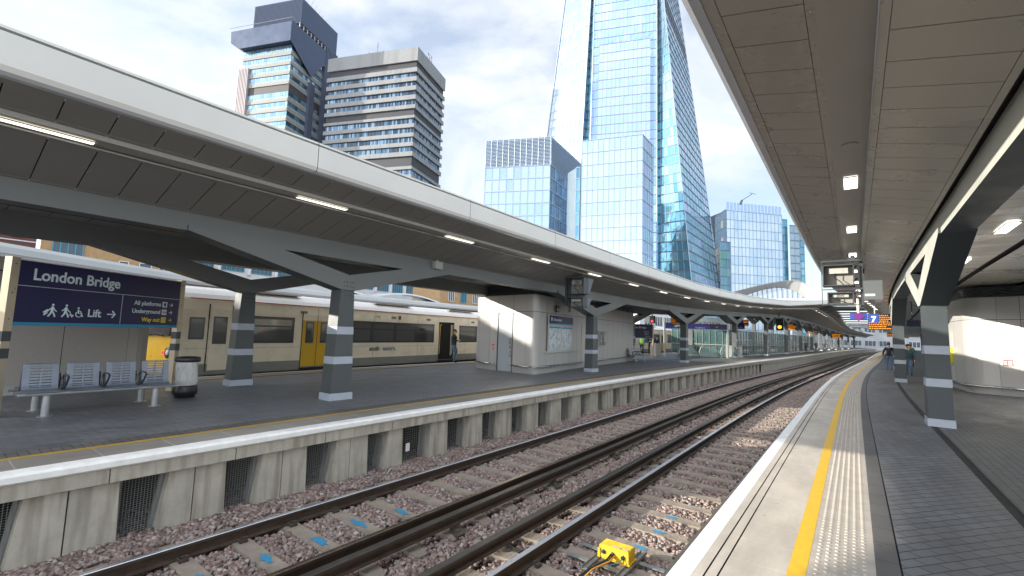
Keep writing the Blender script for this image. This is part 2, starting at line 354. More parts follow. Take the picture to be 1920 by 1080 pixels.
# --- near platform (right)
SN = rng_s(-16, 12, .5) + rng_s(12, 60, 2)[1:] + rng_s(60, 190, 4)[1:]
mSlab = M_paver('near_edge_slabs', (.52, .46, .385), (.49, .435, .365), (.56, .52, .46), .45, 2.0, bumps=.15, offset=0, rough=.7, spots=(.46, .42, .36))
mTact = M('tactile_slabs', (.46, .41, .35), .75, noise=(6, .14), bump=(60, .2))
mBorder = M_paver('border_slabs', (.13, .122, .115), (.115, .11, .105), (.05, .05, .05), .4, 1.0, offset=0, rough=.6)
mPave = M_paver('dark_herringbone_pavers', (.185, .185, .19), (.145, .145, .15), (.045, .045, .045), .21, .105, rot=38, rough=.48, bumps=1.0, spots=(.17, .17, .17))
mPave2 = M_paver('grey_stretcher_pavers', (.16, .158, .156), (.13, .13, .128), (.04, .04, .04), .2, .1, rot=0, rough=.55, bumps=.8, spots=(.16, .16, .16))
mDrain = M_paver('drainage_channel_grating', (.075, .068, .06), (.06, .056, .05), (.01, .01, .01), .03, .03, rough=.7, bumps=1, offset=0)
b = B(); b.sweep([(-.30, -.17), (.0, -.17), (.015, -.1), (.012, -.02), (-.005, 0), (-.135, 0.0)], SN); struct(b, 'near_platform_nosing', mWhite)
b = B(); b.sweep([(-.135, 0), (-.205, 0)], SN); b.sweep([(-.217, 0), (-.285, 0)], SN); b.sweep([(-.297, 0), (-.68, 0)], SN); struct(b, 'near_platform_slabs', mSlab)
b = B()
for d in (-.211, -.291): b.sweep([(d+.0062, 0.0), (d+.005, -.012), (d-.005, -.012), (d-.0062, 0)], SN)
struct(b, 'near_platform_grooves', mBlack)
b = B(); b.sweep([(-.68, .001), (-.795, .001)], SN); struct(b, 'near_platform_yellow_line', mYellow)
b = B(); b.sweep([(-.795, 0), (-1.21, 0)], SN)
vs = []; fs = []; ring = [(cos(2*pi*k/7), sin(2*pi*k/7)) for k in range(7)]
s = -12.0
while s < 6:
    for j in range(6):
        cx_, cy_, _ = W(s, -.85-j*.058-(.0 if int(round(s/.4)) % 1 == 0 else 0), 0)
        base = len(vs)
        vs += [(cx_+.0155*a_, cy_+.0155*c_, -.001) for a_, c_ in ring] + [(cx_+.011*a_, cy_+.011*c_, .0065) for a_, c_ in ring]
        fs += [(base+k, base+(k+1) % 7, base+7+(k+1) % 7, base+7+k) for k in range(7)] + [tuple(base+7+k for k in range(7))]
    s += .078
b.raw(vs, fs); struct(b, 'near_platform_tactile_paving', mTact)
b = B(); b.sweep([(-1.21, 0), (-1.36, 0)], SN); struct(b, 'near_platform_border_slabs', mBorder)
b = B(); b.sweep([(-1.372, 0), (-2.37, 0)], SN); struct(b, 'near_platform_paving', mPave)
b = B(); b.sweep([(-1.36, 0), (-1.362, -.01), (-1.37, -.01), (-1.372, 0)], SN); struct(b, 'near_platform_joint', mBlack)
b = B(); b.sweep([(-2.37, 0), (-2.375, -.012), (-2.475, -.012), (-2.48, 0)], SN); struct(b, 'near_platform_drainage_channel', mDrain)
b = B(); b.sweep([(-2.48, 0), (-16, 0)], SN); struct(b, 'near_platform_inner_paving', mPave2)
b = B(); b.sweep([(-16, 0), (-16, -1.5), (-.5, -1.5), (-.30, -1.2), (-.30, -.17)], SN); struct(b, 'near_platform_base', mConc)

# --- far platform (left)
SF = rng_s(-30, -15, 5) + rng_s(-15, 12, .75)[1:] + rng_s(12, 60, 2)[1:] + rng_s(60, 200, 4)[1:]
def back(s): return float(np.interp(s, [-40, -12, -6, 0, 8, 20, 60, 200], [14.9, 15.05, 15.45, 15.9, 16.2, 16.6, 17, 17]))
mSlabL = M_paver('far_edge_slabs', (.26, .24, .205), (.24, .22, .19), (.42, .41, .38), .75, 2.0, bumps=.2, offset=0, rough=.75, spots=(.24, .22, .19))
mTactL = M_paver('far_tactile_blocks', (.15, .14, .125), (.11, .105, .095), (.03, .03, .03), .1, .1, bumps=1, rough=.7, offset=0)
mPaveL = M_paver('far_platform_pavers', (.185, .188, .195), (.145, .148, .155), (.04, .04, .04), .2, .1, rot=45, rough=.5, bumps=1, spots=(.23, .23, .24))
b = B(); b.sweep([(6.36, -.12), (6.20, -.12), (6.165, -.095), (6.16, -.03), (6.19, -.004), (6.23, 0), (6.39, 0)], SF); struct(b, 'far_platform_nosing', mWhite, True)
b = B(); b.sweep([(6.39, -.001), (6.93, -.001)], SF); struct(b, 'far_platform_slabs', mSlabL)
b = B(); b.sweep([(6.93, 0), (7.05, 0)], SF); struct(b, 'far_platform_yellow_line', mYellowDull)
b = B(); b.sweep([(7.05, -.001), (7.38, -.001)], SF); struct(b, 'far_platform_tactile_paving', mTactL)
b = B(); b.sweep(lambda s: [(7.38, -.001), (10, -.001), (back(s)-1.1, -.001)], SF); struct(b, 'far_platform_paving', mPaveL)
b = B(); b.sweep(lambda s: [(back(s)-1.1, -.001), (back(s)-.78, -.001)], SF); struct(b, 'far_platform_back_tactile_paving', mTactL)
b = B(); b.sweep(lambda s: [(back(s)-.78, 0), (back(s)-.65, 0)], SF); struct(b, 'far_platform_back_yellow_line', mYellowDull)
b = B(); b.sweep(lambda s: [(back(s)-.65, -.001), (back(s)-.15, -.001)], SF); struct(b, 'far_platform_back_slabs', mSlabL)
b = B(); b.sweep(lambda s: [(back(s)-.15, 0), (back(s), 0), (back(s)+.0, -1.3)], SF); struct(b, 'far_platform_back_nosing', mWhite)
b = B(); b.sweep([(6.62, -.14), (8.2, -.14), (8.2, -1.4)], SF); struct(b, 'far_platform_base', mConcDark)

# --- the wall that carries the far platform edge
wl = root('platform_retaining_wall', W(-8, 6.4, -1.1), 'precast concrete wall with dark mesh openings below the white edge of the far platform', 'platform wall')
ops = [(-13.98, -13.42), (-12.57, -12.06), (-11.35, -10.84), (-10.11, -9.57), (-8.9, -8.42), (-8.07, -7.30), (-6.78, -6.08), (-5.57, -4.87), (-4.36, -3.63), (-3.07, -2.38), (-1.77, -1.07), (-.49, .1)]
q = .78
while q < 29: ops.append((q, q+.66)); q += 1.26
ops = [(-16.6, -16.1), (-15.3, -14.8)] + ops
prev = -17.4; n_ = 0
npart = 0
for i, (a, e) in enumerate(ops):
    near = a < -8.2
    zt = -.30
    pl = [(prev, -1.35), (a, -1.35), (a, zt), (prev, zt)] if i == 0 else [(pb, -1.35), (a+(.02 if near else .015), -1.35), (a-.015, zt), (pt, zt)]
    bb = B()
    fn = lambda u, v, w_: W(u, w_, v)
    if near and pl[1][0]-pl[0][0] > .5 and i > 0:
        ms = (pl[0][0]+pl[1][0])/2
        bb.prism([pl[0], (ms-.008, -1.35), (ms-.008, zt), pl[3]], 6.30, 6.66, fn); bb.prism([(ms+.008, -1.35), pl[1], pl[2], (ms+.008, zt)], 6.31, 6.66, fn)
    else: bb.prism(pl, 6.30, 6.66, fn)
    bb.obj('concrete_pier', mConc, wl)
    # mesh screen in the opening
    sc = B(); e2 = e-(.13 if near else .06)
    stp = .035 if near else .06
    k = a+.01
    while k < e: 
        zb = -1.3 if k < e2 else -1.3 + (k-e2)/(e-e2)*1.0
        sc.box((0, 0, 0), (.0045, .0045, zt-zb), Matrix.Translation(W(k, 6.44, (zt+zb)/2))); k += stp
    zz = -1.28
    while zz < zt: 
        ee = e2 + (e-e2)*max(0, (zz+1.3))/1.0; P0 = W(a, 6.44, zz); P1 = W(ee, 6.44, zz)
        sc.tube([P0, P1], .0025, 4, caps=False); zz += stp*.8
    for k0, k1 in ((a+.03, a+.03), (e2-.02, e-.03)):
        sc.prism([(k0-.022, -1.3), (k0+.022, -1.3), (k1+.022, zt), (k1-.022, zt)], 6.45, 6.47, fn)
    sc.obj('mesh_screen', M('galvanised_mesh', (.30, .31, .30), .5, .4), wl)
    pb = e2; pt = e
bb = B(); bb.prism([(pb, -1.35), (200, -1.35), (200, -.30), (pt, -.30)], 6.30, 6.5, lambda u, v, w_: W(u, w_, v))
bb = B(); bb.sweep([(6.33, -.30), (6.33, -1.35)], rng_s(pt, 190, 3)); bb.sweep([(6.30, -.30), (6.30, -.33), (6.34, -.33)], rng_s(pt, 190, 3)); bb.obj('plain_wall_panel', mConc, wl)
# coping beam in lengths with open joints
k = -17.0; cb = B(); L_ = [1.43, 1.43]
j = 0
while k < 190:
    ln = 1.43 if k < 30 else 6.0
    cb.sweep([(6.5, -.12), (6.22, -.12), (6.215, -.15), (6.215, -.295), (6.25, -.31), (6.5, -.31)], rng_s(k+.006, k+ln-.006, 1.5), closed=True); k += ln
cb.obj('coping_beam', mConc, wl)
bb = B(); bb.sweep([(6.48, -.1), (6.48, -.33)], rng_s(-17, 100, 2)); bb.obj('joint_backing', mConcDark, wl)

# --- tracks
def rail_prof(d, zt, w=.036, h=.155, foot=.07):
    return [(d-w, zt-.006), (d-w*.8, zt), (d+w*.8, zt), (d+w, zt-.006), (d+w, zt-.04), (d+.009, zt-.055), (d+.009, zt-h+.03), (d+foot, zt-h+.012), (d+foot, zt-h), (d-foot, zt-h), (d-foot, zt-h+.012), (d-.009, zt-h+.03), (d-.009, zt-.055), (d-w, zt-.04)]
def rail(par, d, top, name='rail', label=None, w=.036, zt=-.915, h=.155, S=None):
    S = S or (rng_s(-30, -16, 4) + rng_s(-16, 30, .75)[1:] + rng_s(30, 200, 3)[1:])
    p = rail_prof(d, zt, w, h); bb = B(); n = len(p)
    bb.sweep(p[3:]+[p[0]], S, mi=0); bb.sweep(p[0:4], S, mi=1)
    o = bb.obj(name, [mRailSide, top], par)
    if label: o['label'] = label
    return o
mSleep = M('sleeper_concrete', (.27, .225, .18), .85, noise=(3.5, .3, 8), bump=(25, .5))
mBluePaint = M('blue_survey_paint', (.035, .24, .42), .8, noise=(60, .4))
def track(name, label, d0, d1, cond, side, tops, base):
    r = root(name, W(0, (d0+d1)/2, -1.1), label, 'railway track')
    rail(r, d0, tops[0]); rail(r, d1, tops[1])
    ctr = (d0+d1)/2
    sb = B()
    hw = 1.25; cdir = 1 if cond > d1 else -1
    prof = [(-hw, -.09), (-hw, .0), (-hw+.25, .055), (-.3, .045), (.3, .045), (hw-.25, .055), (hw, 0), (hw, -.09)]
    top = [(u, v) for u, v in prof]
    Mx0 = Matrix.Identity(4)
    fn = lambda u, v, w_: Vector((w_, u, v))
    # trapezoid section: wider at the bottom
    pts = [(-1.3, 0.0), (-1.22, .045), (-.95, .058), (-.35, .045), (.35, .045), (.95, .058), (1.22, .045), (1.3, 0)]
    for (u0, v0), (u1, v1) in zip(pts, pts[1:]):
        for sg in (-1, 1):
            q = [Vector((sg*.105, u0, v0)), Vector((sg*.105, u1, v1)), Vector((sg*.145, u1, -.1)), Vector((sg*.145, u0, -.1))]
            sb.face(q if sg > 0 else q[::-1])
        sb.face([Vector((-.105, u0, v0)), Vector((.105, u0, v0)), Vector((.105, u1, v1)), Vector((-.105, u1, v1))])
    for u, sg in ((-1.3, 1), (1.3, -1)):
        q = [Vector((-.145, u, -.1)), Vector((.145, u, -.1)), Vector((.105, u, 0)), Vector((-.105, u, 0))]; sb.face(q if sg > 0 else q[::-1])
    proto = sb.obj('sleeper', mSleep, None); proto.parent = r
    cl = B()
    for dd in (d0-ctr, d1-ctr):
        for sg in (-1, 1):
            y = dd+sg*.105
            cl.tube([(.05, y+sg*.04, .06), (-.035, y+sg*.05, .085), (-.055, y, .10), (-.01, y-sg*.035, .085), (.03, y-sg*.01, .105), (.06, y+sg*.015, .095)], .0085, 6)
            cl.box((0, y+sg*.03, .068), (.09, .05, .03))
    clip = cl.obj('rail_clip', M('rusty_clip', (.05, .038, .03), .6, noise=(20, .3)), None); clip.parent = proto
    pads = None
    n = 0; s = -20.0+SLP*.0
    zs = -1.115+.0
    S_all = [-20+SLP*(i+0) for i in range(0, 320)]
    S_all = [s for s in S_all if s > -15.9]
    for i, s in enumerate(S_all[:100]):
        Mx = frame(s, ctr, -1.122)
        o = proto if i == 0 else proto.copy()
        if i:
            C.objects.link(o); o.parent = r
            if s < 12: c2 = clip.copy(); C.objects.link(c2); c2.parent = o
        o.matrix_parent_inverse = Matrix.Translation(-r.location); o.matrix_basis = Mx
    far = B()
    for s in S_all[100:]:
        far.box((0, 0, 0), (.22, 2.5, .1), frame(s, ctr, -1.12))
    tag(far.obj('sleepers', mSleep, r), kind='stuff')
    return r
t1 = track('railway_track', 'near railway track beside the cream platform edge, with a bright inner rail', RAILS[0], RAILS[1], COND[0], 0, (mRailBrown, mRailTop), 0)
t2 = track('railway_track', 'far railway track running under the mesh-screened platform wall', RAILS[2], RAILS[3], COND[1], 0, (mRailBrown, mRailTop), 0)
for d, lab, tt in ((COND[0], 'dark electric conductor rail on pots beside the near track', 0), (COND[1], 'dark electric conductor rail on pots beside the far track', 1)):
    r = root('conductor_rail', W(0, d, -1.1), lab, 'conductor rail')
    rail(r, d, mCondTop, 'power_rail', w=.052, zt=-.835, h=.14)
    for k in range(14):
        s = -15.0+k*2.6+.3; ib = B(); Mx = frame(s, d, -1.09)
        ib.lathe((0, 0, 0), [(.085, 0), (.085, .03), (.05, .05), (.05, .08), (.065, .085), (.065, .112)], 12, mat=Mx)
        ib.box((0, .09, .05), (.03, .012, .14), Mx); ib.box((0, 0, -.0), (.26, .34, .03), Mx)
        ib.obj('insulator', M('glazed_insulator', (.09, .075, .06), .35), r)
# blue survey paint marks lying on sleepers (worn paint with a shape of its own)
def blob(pm, s, d, sx, sy, z):
    n = 13; pm.face([W(s+cos(2*pi*k/n)*sx*q, d+sin(2*pi*k/n)*sy*q, z) for k, q in ((k, random.uniform(.5, 1.1)) for k in range(n))])
def near_sleeper(s): return -20+SLP*round((s+20)/SLP)
mk = 0
for s_, dd, lab in [(near_sleeper(-11.9)+i*SLP, dd, ['nearest blue paint mark on the far track sleepers, at the bottom of the photo', 'second blue paint mark up the far track sleepers', 'third blue paint mark up the far track sleepers', 'fourth blue paint mark up the far track sleepers', 'farthest and widest blue paint mark on the far track sleepers'][i]) for i, dd in enumerate((4.62, 4.55, 4.5, 4.6, 4.45))]:
    pm = B(); sd_ = .03
    pts = []
    for k in range(18):
        a = 2*pi*k/18; q = random.uniform(.45, 1.1); pts.append(W(s_+cos(a)*.07*q, dd+sin(a)*.20*q, -1.0705))
    pm.face(pts); one(pm, 'paint_mark', mBluePaint, lab, 'paint mark', 'blue paint marks on sleepers')
for i in range(3):
    s_ = near_sleeper(-8.1)+i*SLP; pm = B(); blob(pm, s_, 1.2, .05, .13, -1.0705); one(pm, 'paint_mark', mBluePaint, ['faint blue paint mark on the sleeper just beyond the yellow box', 'faint blue paint mark on the second sleeper beyond the yellow box', 'faint blue paint mark on the third sleeper beyond the yellow box'][i], 'paint mark', 'blue paint marks on sleepers')

# yellow trackside box with cables and its steel tray
Mx = frame(-8.87, 1.29, -1.055, 0)
yb = root('track_magnet_box', Mx.translation, 'yellow box with black cables fixed between the rails of the near track', 'trackside box')
mYB = M('yellow_box_paint', (.58, .39, .02), .6, noise=(14, .28, 10)); mCab = M('black_cable', (.015, .015, .017), .5)
b = B(); b.box((0, 0, .105), (.20, .38, .13), Mx); b.box((0, 0, .172), (.19, .37, .008), Mx)
for k in range(12): b.box((-.088+k*.016, 0, .178), (.006, .35, .006), Mx)
for y in (-.15, 0, .15): b.box((-.105, y+.04, .09), (.014, .03, .09), Mx)
b.box((0, 0, .036), (.24, .42, .012), Mx); b.obj('box_body', mYB, yb)
b = B()
for y in (.13, .01, -.12): b.lathe((0, 0, 0), [(.026, 0), (.026, .014), (.018, .018)], 12, mat=Mx @ Matrix.Translation((-.1, y, .105)) @ Matrix.Rotation(-pi/2, 4, 'Y'))
b.obj('cable_gland', mCab, yb)
b = B(); b.box((-.06, -.02, .184), (.03, .11, .002), Mx); b.box((-.06, -.13, .184), (.03, .07, .002), Mx); b.obj('pale_label', M('faded_label', (.45, .42, .36), .6), yb)
for y in (.03, .0): 
    b = B(); b.tube([Mx @ Vector(p) for p in ((-.11, y, .1), (-.2, y+.01, .07), (-.5, y+.10, .045), (-1.0, y+.12, .04), (-1.6, y+.05, .03))], .012, 8); b.obj('cable', mCab, yb, True)
b = B(); b.tube([Mx @ Vector(p) for p in ((-.11, -.02, .1), (-.22, -.01, .075), (-.5, .08, .06), (-.85, .07, .055))], .009, 8); b.obj('cable', M('orange_cable', (.6, .28, .02), .5), yb, True)
b = B(); b.tube([Mx @ Vector(p) for p in ((-.11, -.12, .1), (-.17, -.10, .06), (-.24, -.03, .05), (-.3, -.02, .02))], .006, 8); b.obj('cable', M('blue_cable', (.03, .2, .35), .5), yb, True)
for y in (-.2, .2):
    b = B(); b.box((-.05, y, .015), (.85, .075, .006), Mx); b.box((-.05, y-.035, .03), (.85, .005, .03), Mx); b.box((-.05, y+.035, .03), (.85, .005, .03), Mx)
    for k in range(16): b.box((-.45+k*.055, y, .019), (.03, .012, .003), Mx)
    b.obj('support_channel', M('galvanised_channel', (.24, .24, .23), .45, .4, noise=(10, .2)), yb)
b = B(); b.box((-.24, 0, .004), (.07, 1.1, .012), Mx); b.box((.12, 0, .004), (.07, 1.1, .012), Mx); b.obj('cross_bar', M('galvanised_channel', (0, 0, 0)), yb)

# ------------------------------------------------------------------ canopies
def LIFT(s): return float(np.interp(s, [-40, 12, 17, 25, 40, 57, 86, 100, 115, 145, 170, 200], [0, 0, .08, .28, .85, 1.4, 1.42, 1.2, 1.0, .6, .4, .3]))
def BULGE(s): return float(np.interp(s, [0, 25, 40, 50, 56, 70, 82, 105, 127, 200], [0, 0, .3, 1.6, 2.4, 2.1, 1.7, .7, 0, 0]))
def canopy(name, label, sgn, d_edge, z_edge, slope, e_chan, e_beam, rows, d_back, ss0, ss1, lift, bulge, matP, matG, z_in, matGf=None, ssb=None, lean=0.0):
    """sgn=+1: platform lies to the left of its edge; e = distance inwards from the canopy edge"""
    r = root(name, W(0, d_edge+sgn*5, 0), label, 'platform canopy'); ssb = ssb if ssb is not None else ss0; S_b = [q for q in rng_s(ss0, 12, 1) if q >= ssb] + rng_s(12, ss1, 3)[1:]
    S = [s for s in rng_s(ss0, 12, 1)] + rng_s(12, ss1, 3)[1:]
    D = lambda s, e: d_edge + sgn*e - sgn*(bulge(s)*(1-e/e_beam) if e < e_beam else 0)
    Z = lambda s, e: z_edge - slope*e + lift(s) + (0 if e > e_beam else bulge(s)*.35*(1-e/e_beam))
    # fascia in lengths
    k = ss0; bb = B(); st = B()
    while k < ss1:
        ln = 3.9 if k < 40 else 6
        R_ = rng_s(k+.005, min(k+ln, ss1)-.005, 1.3)
        bb.sweep(lambda s: [(D(s, .10)+0, Z(s, 0)-.035), (D(s, .02), Z(s, 0)-.03), (D(s, -.03), Z(s, 0)+.0)], R_, mi=1)
        bb.sweep(lambda s: [(D(s, -.03), Z(s, 0)+.0), (D(s, -.055+lean*.1), Z(s, 0)+.06), (D(s, -.05+lean), Z(s, 0)+.43)], R_, mi=0)
        bb.sweep(lambda s: [(D(s, -.05+lean), Z(s, 0)+.43), (D(s, -.02+lean), Z(s, 0)+.44), (D(s, -.02+lean), Z(s, 0)+.455)], R_, mi=2)
        bb.sweep(lambda s: [(D(s, -.02+lean), Z(s, 0)+.455), (D(s, -.045+lean), Z(s, 0)+.465), (D(s, -.04+lean), Z(s, 0)+.50), (D(s, .03+lean), Z(s, 0)+.53), (D(s, .35+lean), Z(s, 0)+.545)], R_, mi=0)
        k += ln
    bb.obj('fascia', [mFascia, mLip, mSteel], r)
    # soffit panels with open joints
    for e0, e1 in ((.20, e_chan[0]-.07), (e_chan[1]+.07, e_beam-.06)):
        bb = B(); k = ss0
        while k < min(ss1, 110):
            pw = .5 if k < 30 else 1.5; a, c_ = k+.007, k+pw-.007
            if k > 30: a, c_ = k+.03, k+pw-.03
            q = [W(a, D(a, e0), Z(a, e0)), W(c_, D(c_, e0), Z(c_, e0)), W(c_, D(c_, e1), Z(c_, e1)), W(a, D(a, e1), Z(a, e1))]
            tp = [v+Vector((0, 0, .035)) for v in q]
            bb.hexa(q+tp if sgn > 0 else [q[0], q[3], q[2], q[1], tp[0], tp[3], tp[2], tp[1]]); k += pw
        if ss1 > 110: bb.sweep(lambda s: [(D(s, e0), Z(s, e0)), (D(s, e1), Z(s, e1))], rng_s(110, ss1, 3))
        bb.obj('soffit_panels', matP, r)
    bb = B()
    for e0, e1 in ((.10, .195), (e_chan[0]-.065, e_chan[0]), (e_chan[1], e_chan[1]+.065), (e_beam-.055, e_beam)):
        bb.sweep(lambda s: [(D(s, e0), Z(s, e0)-.004), (D(s, e1), Z(s, e1)-.004)], S)
        bb.sweep(lambda s: [(D(s, e0), Z(s, e0)-.004), (D(s, e0), Z(s, e0)+.05)], S); bb.sweep(lambda s: [(D(s, e1), Z(s, e1)-.004), (D(s, e1), Z(s, e1)+.05)], S)
    bb.obj('soffit_trim', matP, r)
    bb = B(); zc = lambda s: Z(s, e_chan[1])
    bb.sweep(lambda s: [(D(s, e_chan[0]), Z(s, e_chan[0])-.004), (D(s, e_chan[0]), zc(s)+.03), (D(s, e_chan[1]), zc(s)+.03), (D(s, e_chan[1]), zc(s)-.004)], S)
    bb.sweep(lambda s: [(D(s, e_chan[1]-.0), zc(s)-.012), (D(s, e_chan[1]-.012), zc(s)-.012), (D(s, e_chan[1]-.012), zc(s)+.01)], S, mi=1)
    bb.obj('light_channel', [mChan, mLip], r)
    bb = B(); bb.sweep(lambda s: [(D(s, .05), Z(s, .05)+.06), (D(s, e_beam+.05), Z(s, e_beam)+.06)], S); bb.obj('joint_backing', mBlack, r)
    # bolts along the panel ends (near the camera)
    bb = B()
    for e in (.15, e_chan[0]-.03, e_chan[1]+.03, e_beam-.03):
        k = -13.5
        while k < 6: p = W(k, D(k, e), Z(k, e)-.004); bb.lathe(p, [(.009, 0), (.009, -.004), (.005, -.008)], 6); k += .5
    tag(bb.obj('panel_screws', mLip, r), kind='stuff')
    # inner soffit between and beyond the girders, and the roof
    bd = [d_edge+sgn*(e_beam)] + []
    bb = B(); k = ss0
    dI = d_edge+sgn*(e_beam+.3); dB = d_back-sgn*(e_beam)
    while k < min(90, ss1):
        pw = .6 if k < 30 else 2.0
        a, c_ = k+.006, k+pw-.006
        for u0, u1 in ((dI, dI+(dB-dI)*.31), (dI+(dB-dI)*.345, dI+(dB-dI)*.66), (dI+(dB-dI)*.69, dB)):
            if k < ssb and u0 != dI: continue
            q = [W(a, u0, z_in+lift(a)), W(c_, u0, z_in+lift(c_)), W(c_, u1, z_in+lift(c_)), W(a, u1, z_in+lift(a))]
            bb.face(q)
        k += pw
    if ss1 > 90: bb.sweep(lambda s: [(dI, z_in+lift(s)), (dB, z_in+lift(s))], rng_s(90, ss1, 3))
    bb.obj('inner_soffit', matP, r)
    bb = B(); bb.sweep(lambda s: [(D(s, e_beam+.02), z_in+.05+lift(s)), (dB+sgn*.2, z_in+.05+lift(s))], S_b); bb.obj('joint_backing', mBlack, r)
    bb = B(); zo = lambda s: z_edge+lift(s)
    bb.sweep(lambda s: [(d_back, zo(s)-.03), (dB, z_in+lift(s))], S_b); bb.obj('back_soffit', matP, r)
    bb = B(); bb.sweep(lambda s: [(D(s, .3), Z(s, 0)+.545), (D(s, 1.5), Z(s, 0)+.62), (d_back-sgn*1.5, zo(s)+.62), (d_back, zo(s)+.52)], S_b)
    if ssb > ss0: bb.sweep(lambda s: [(D(s, .3), Z(s, 0)+.545), (D(s, 1.5), Z(s, 0)+.62), (dI+(dB-dI)*.26, Z(s, 0)+.6)], [q for q in S if q <= ssb+.6])
    bb.obj('roof_sheet', mRoof, r)
    bb = B(); bb.sweep(lambda s: [(d_back, zo(s)-.03), (d_back+sgn*.05, zo(s)+.03), (d_back+sgn*.05, zo(s)+.4), (d_back, zo(s)+.52)], S_b); bb.obj('back_fascia', mFascia, r)
    # girders and columns
    th = .20
    for ri, (dc, cols) in enumerate(rows):
        zt = lambda s: (Z(s, e_beam)+.02 if ri == 0 else z_in+lift(s)+.0) + .03
        zb = lambda s: Z(s, e_beam) - .33
        gb = B()
        SG = S if ri == 0 else S_b
        gb.sweep(lambda s: [(dc-th, zb(s)), (dc-th, zt(s)), (dc+th, zt(s)), (dc+th, zb(s))], SG, mi=0); gb.sweep(lambda s: [(dc+th, zb(s)), (dc-th, zb(s))], SG, mi=1)
        gb.obj('girder', [matG, mDarkSteel], r)
        zb0 = Z(0, e_beam)-.33
        for s0 in cols:
            lf = lift(s0); yb_ = B()
            fnY = lambda u, v, w_: W(s0+u, w_, v+lf+(0 if v < zb0-.1 else lift(s0+u)-lf))
            zc = zb0
            a = .035
            for mir in (1, -1):
                pl = [(-.18, 2.57), (-3.35, zc+.002), (-3.35, zc+.1), (-1.6, zc+.1), (-1.6, zc-.07), (0, 2.93), (0, 2.57)]
                pl = [(mir*u, v) for u, v in pl]
                if mir < 0: pl = pl[::-1]
                i0 = len(yb_.f); yb_.prism(pl, dc-th-a, dc+th+a, fnY, mi=1); yb_.mi[i0] = yb_.mi[i0+1] = 0
            i0 = len(yb_.f); yb_.prism([(-1.6, zc-.07), (1.6, zc-.07), (1.6, zc+.1), (-1.6, zc+.1)], dc-th-a, dc+th+a, fnY, mi=1); yb_.mi[i0] = yb_.mi[i0+1] = 0
            yb_.obj('forked_strut', [matGf or matG, mDarkSteel], r)
            cb = B()
            def seg(z0, z1, gw=0, mi=0, lf=lf):
                w0 = lambda z: .28 - .10*min(1, z/2.57)
                hi = z1+(lf if z1 > 2 else 0)
                p = []
                for zz, wz in ((z0, w0(z0)), (hi, w0(z1))):
                    for i, j in ((-1, -1), (1, -1), (1, 1), (-1, 1)): p.append(W(s0+i*(wz+gw), dc+j*(.20+gw), zz))
                p = [p[0], p[3], p[2], p[1], p[4], p[7], p[6], p[5]]
                return p
            cb.hexa(seg(.02, 2.57)[::1]); col = cb.obj('column', mColL if sgn > 0 else mDarkSteel, r)
            pb_ = B(); pb_.hexa(seg(0, .16, .02)); pb_.obj('plinth', mBand, r).parent = col
            for z0, z1 in ((.83, 1.0), (1.52, 1.70)):
                pb_ = B(); pb_.hexa(seg(z0, z1, .005)); o = pb_.obj('pale_band', mBand, r); o.parent = col
            if s0 < 8:
                bo = B()
                for zz in (2.36, 2.46, 2.66, 2.76):
                    for uu in (-.12, -.04, .06, .13):
                        for ff in (-1, 1):
                            Mb = Matrix.Translation(W(s0+uu, dc-th-a*(1 if zz > 2.57 else 0)-.002, zz+lf)) ; bo.lathe((0, 0, 0), [(.018, 0), (.018, .014), (.008, .018)], 6, mat=frame(s0+uu, dc-th-(a if zz > 2.57 else 0), zz+lf) @ Matrix.Rotation(pi/2, 4, 'X'))
                            break
                o = bo.obj('bolts', matG, r); o.parent = col
    return r, D, Z
mColL = M('column_dark_grey_paint', (.085, .096, .10), .38, noise=(1.2, .08)); mGirdL = M('girder_grey_paint', (.155, .165, .162), .4, noise=(.9, .06))
mGirdR = M('girder_pale_paint', (.46, .47, .42), .4, noise=(.9, .05))
colsL = [-21.02] + [-8.12+12.9*k for k in range(0, 14)]
canL, DL, ZL = canopy('platform_canopy', 'long curved canopy with cream fascia and forked grey columns over the far platform', 1, 6.2, 4.35, .29, (.68, 1.02), 2.3,
    [(8.7, colsL), (12.6, [-8.67]+colsL[2:])], 15.3, -26, 190, LIFT, BULGE, mPanelL, mGirdL, 3.80, ssb=-15.6)  # unseen end shaped for the sun patch: back half cut short, front run on
def LIFTR(s): return float(np.interp(s, [-40, 14, 25, 40, 60, 90, 130, 200], [0, 0, .35, .8, 1.0, .9, .5, .2]))
colsR = [-.85+14.2*k for k in range(0, 11)]
canR, DR, ZR = canopy('platform_canopy', 'canopy with taupe panelled underside and pale girder over the near platform at right', -1, -.14, 4.40, .235, (.84, 1.22), 2.13,
    [(-2.55, colsR), (-6.9, [c for c in colsR if not 5 < c < 22])], -9.6, -15.6, 190, LIFTR, lambda s: 0, mPanelR, mGirdR, 4.02, mGirdR, lean=.42)

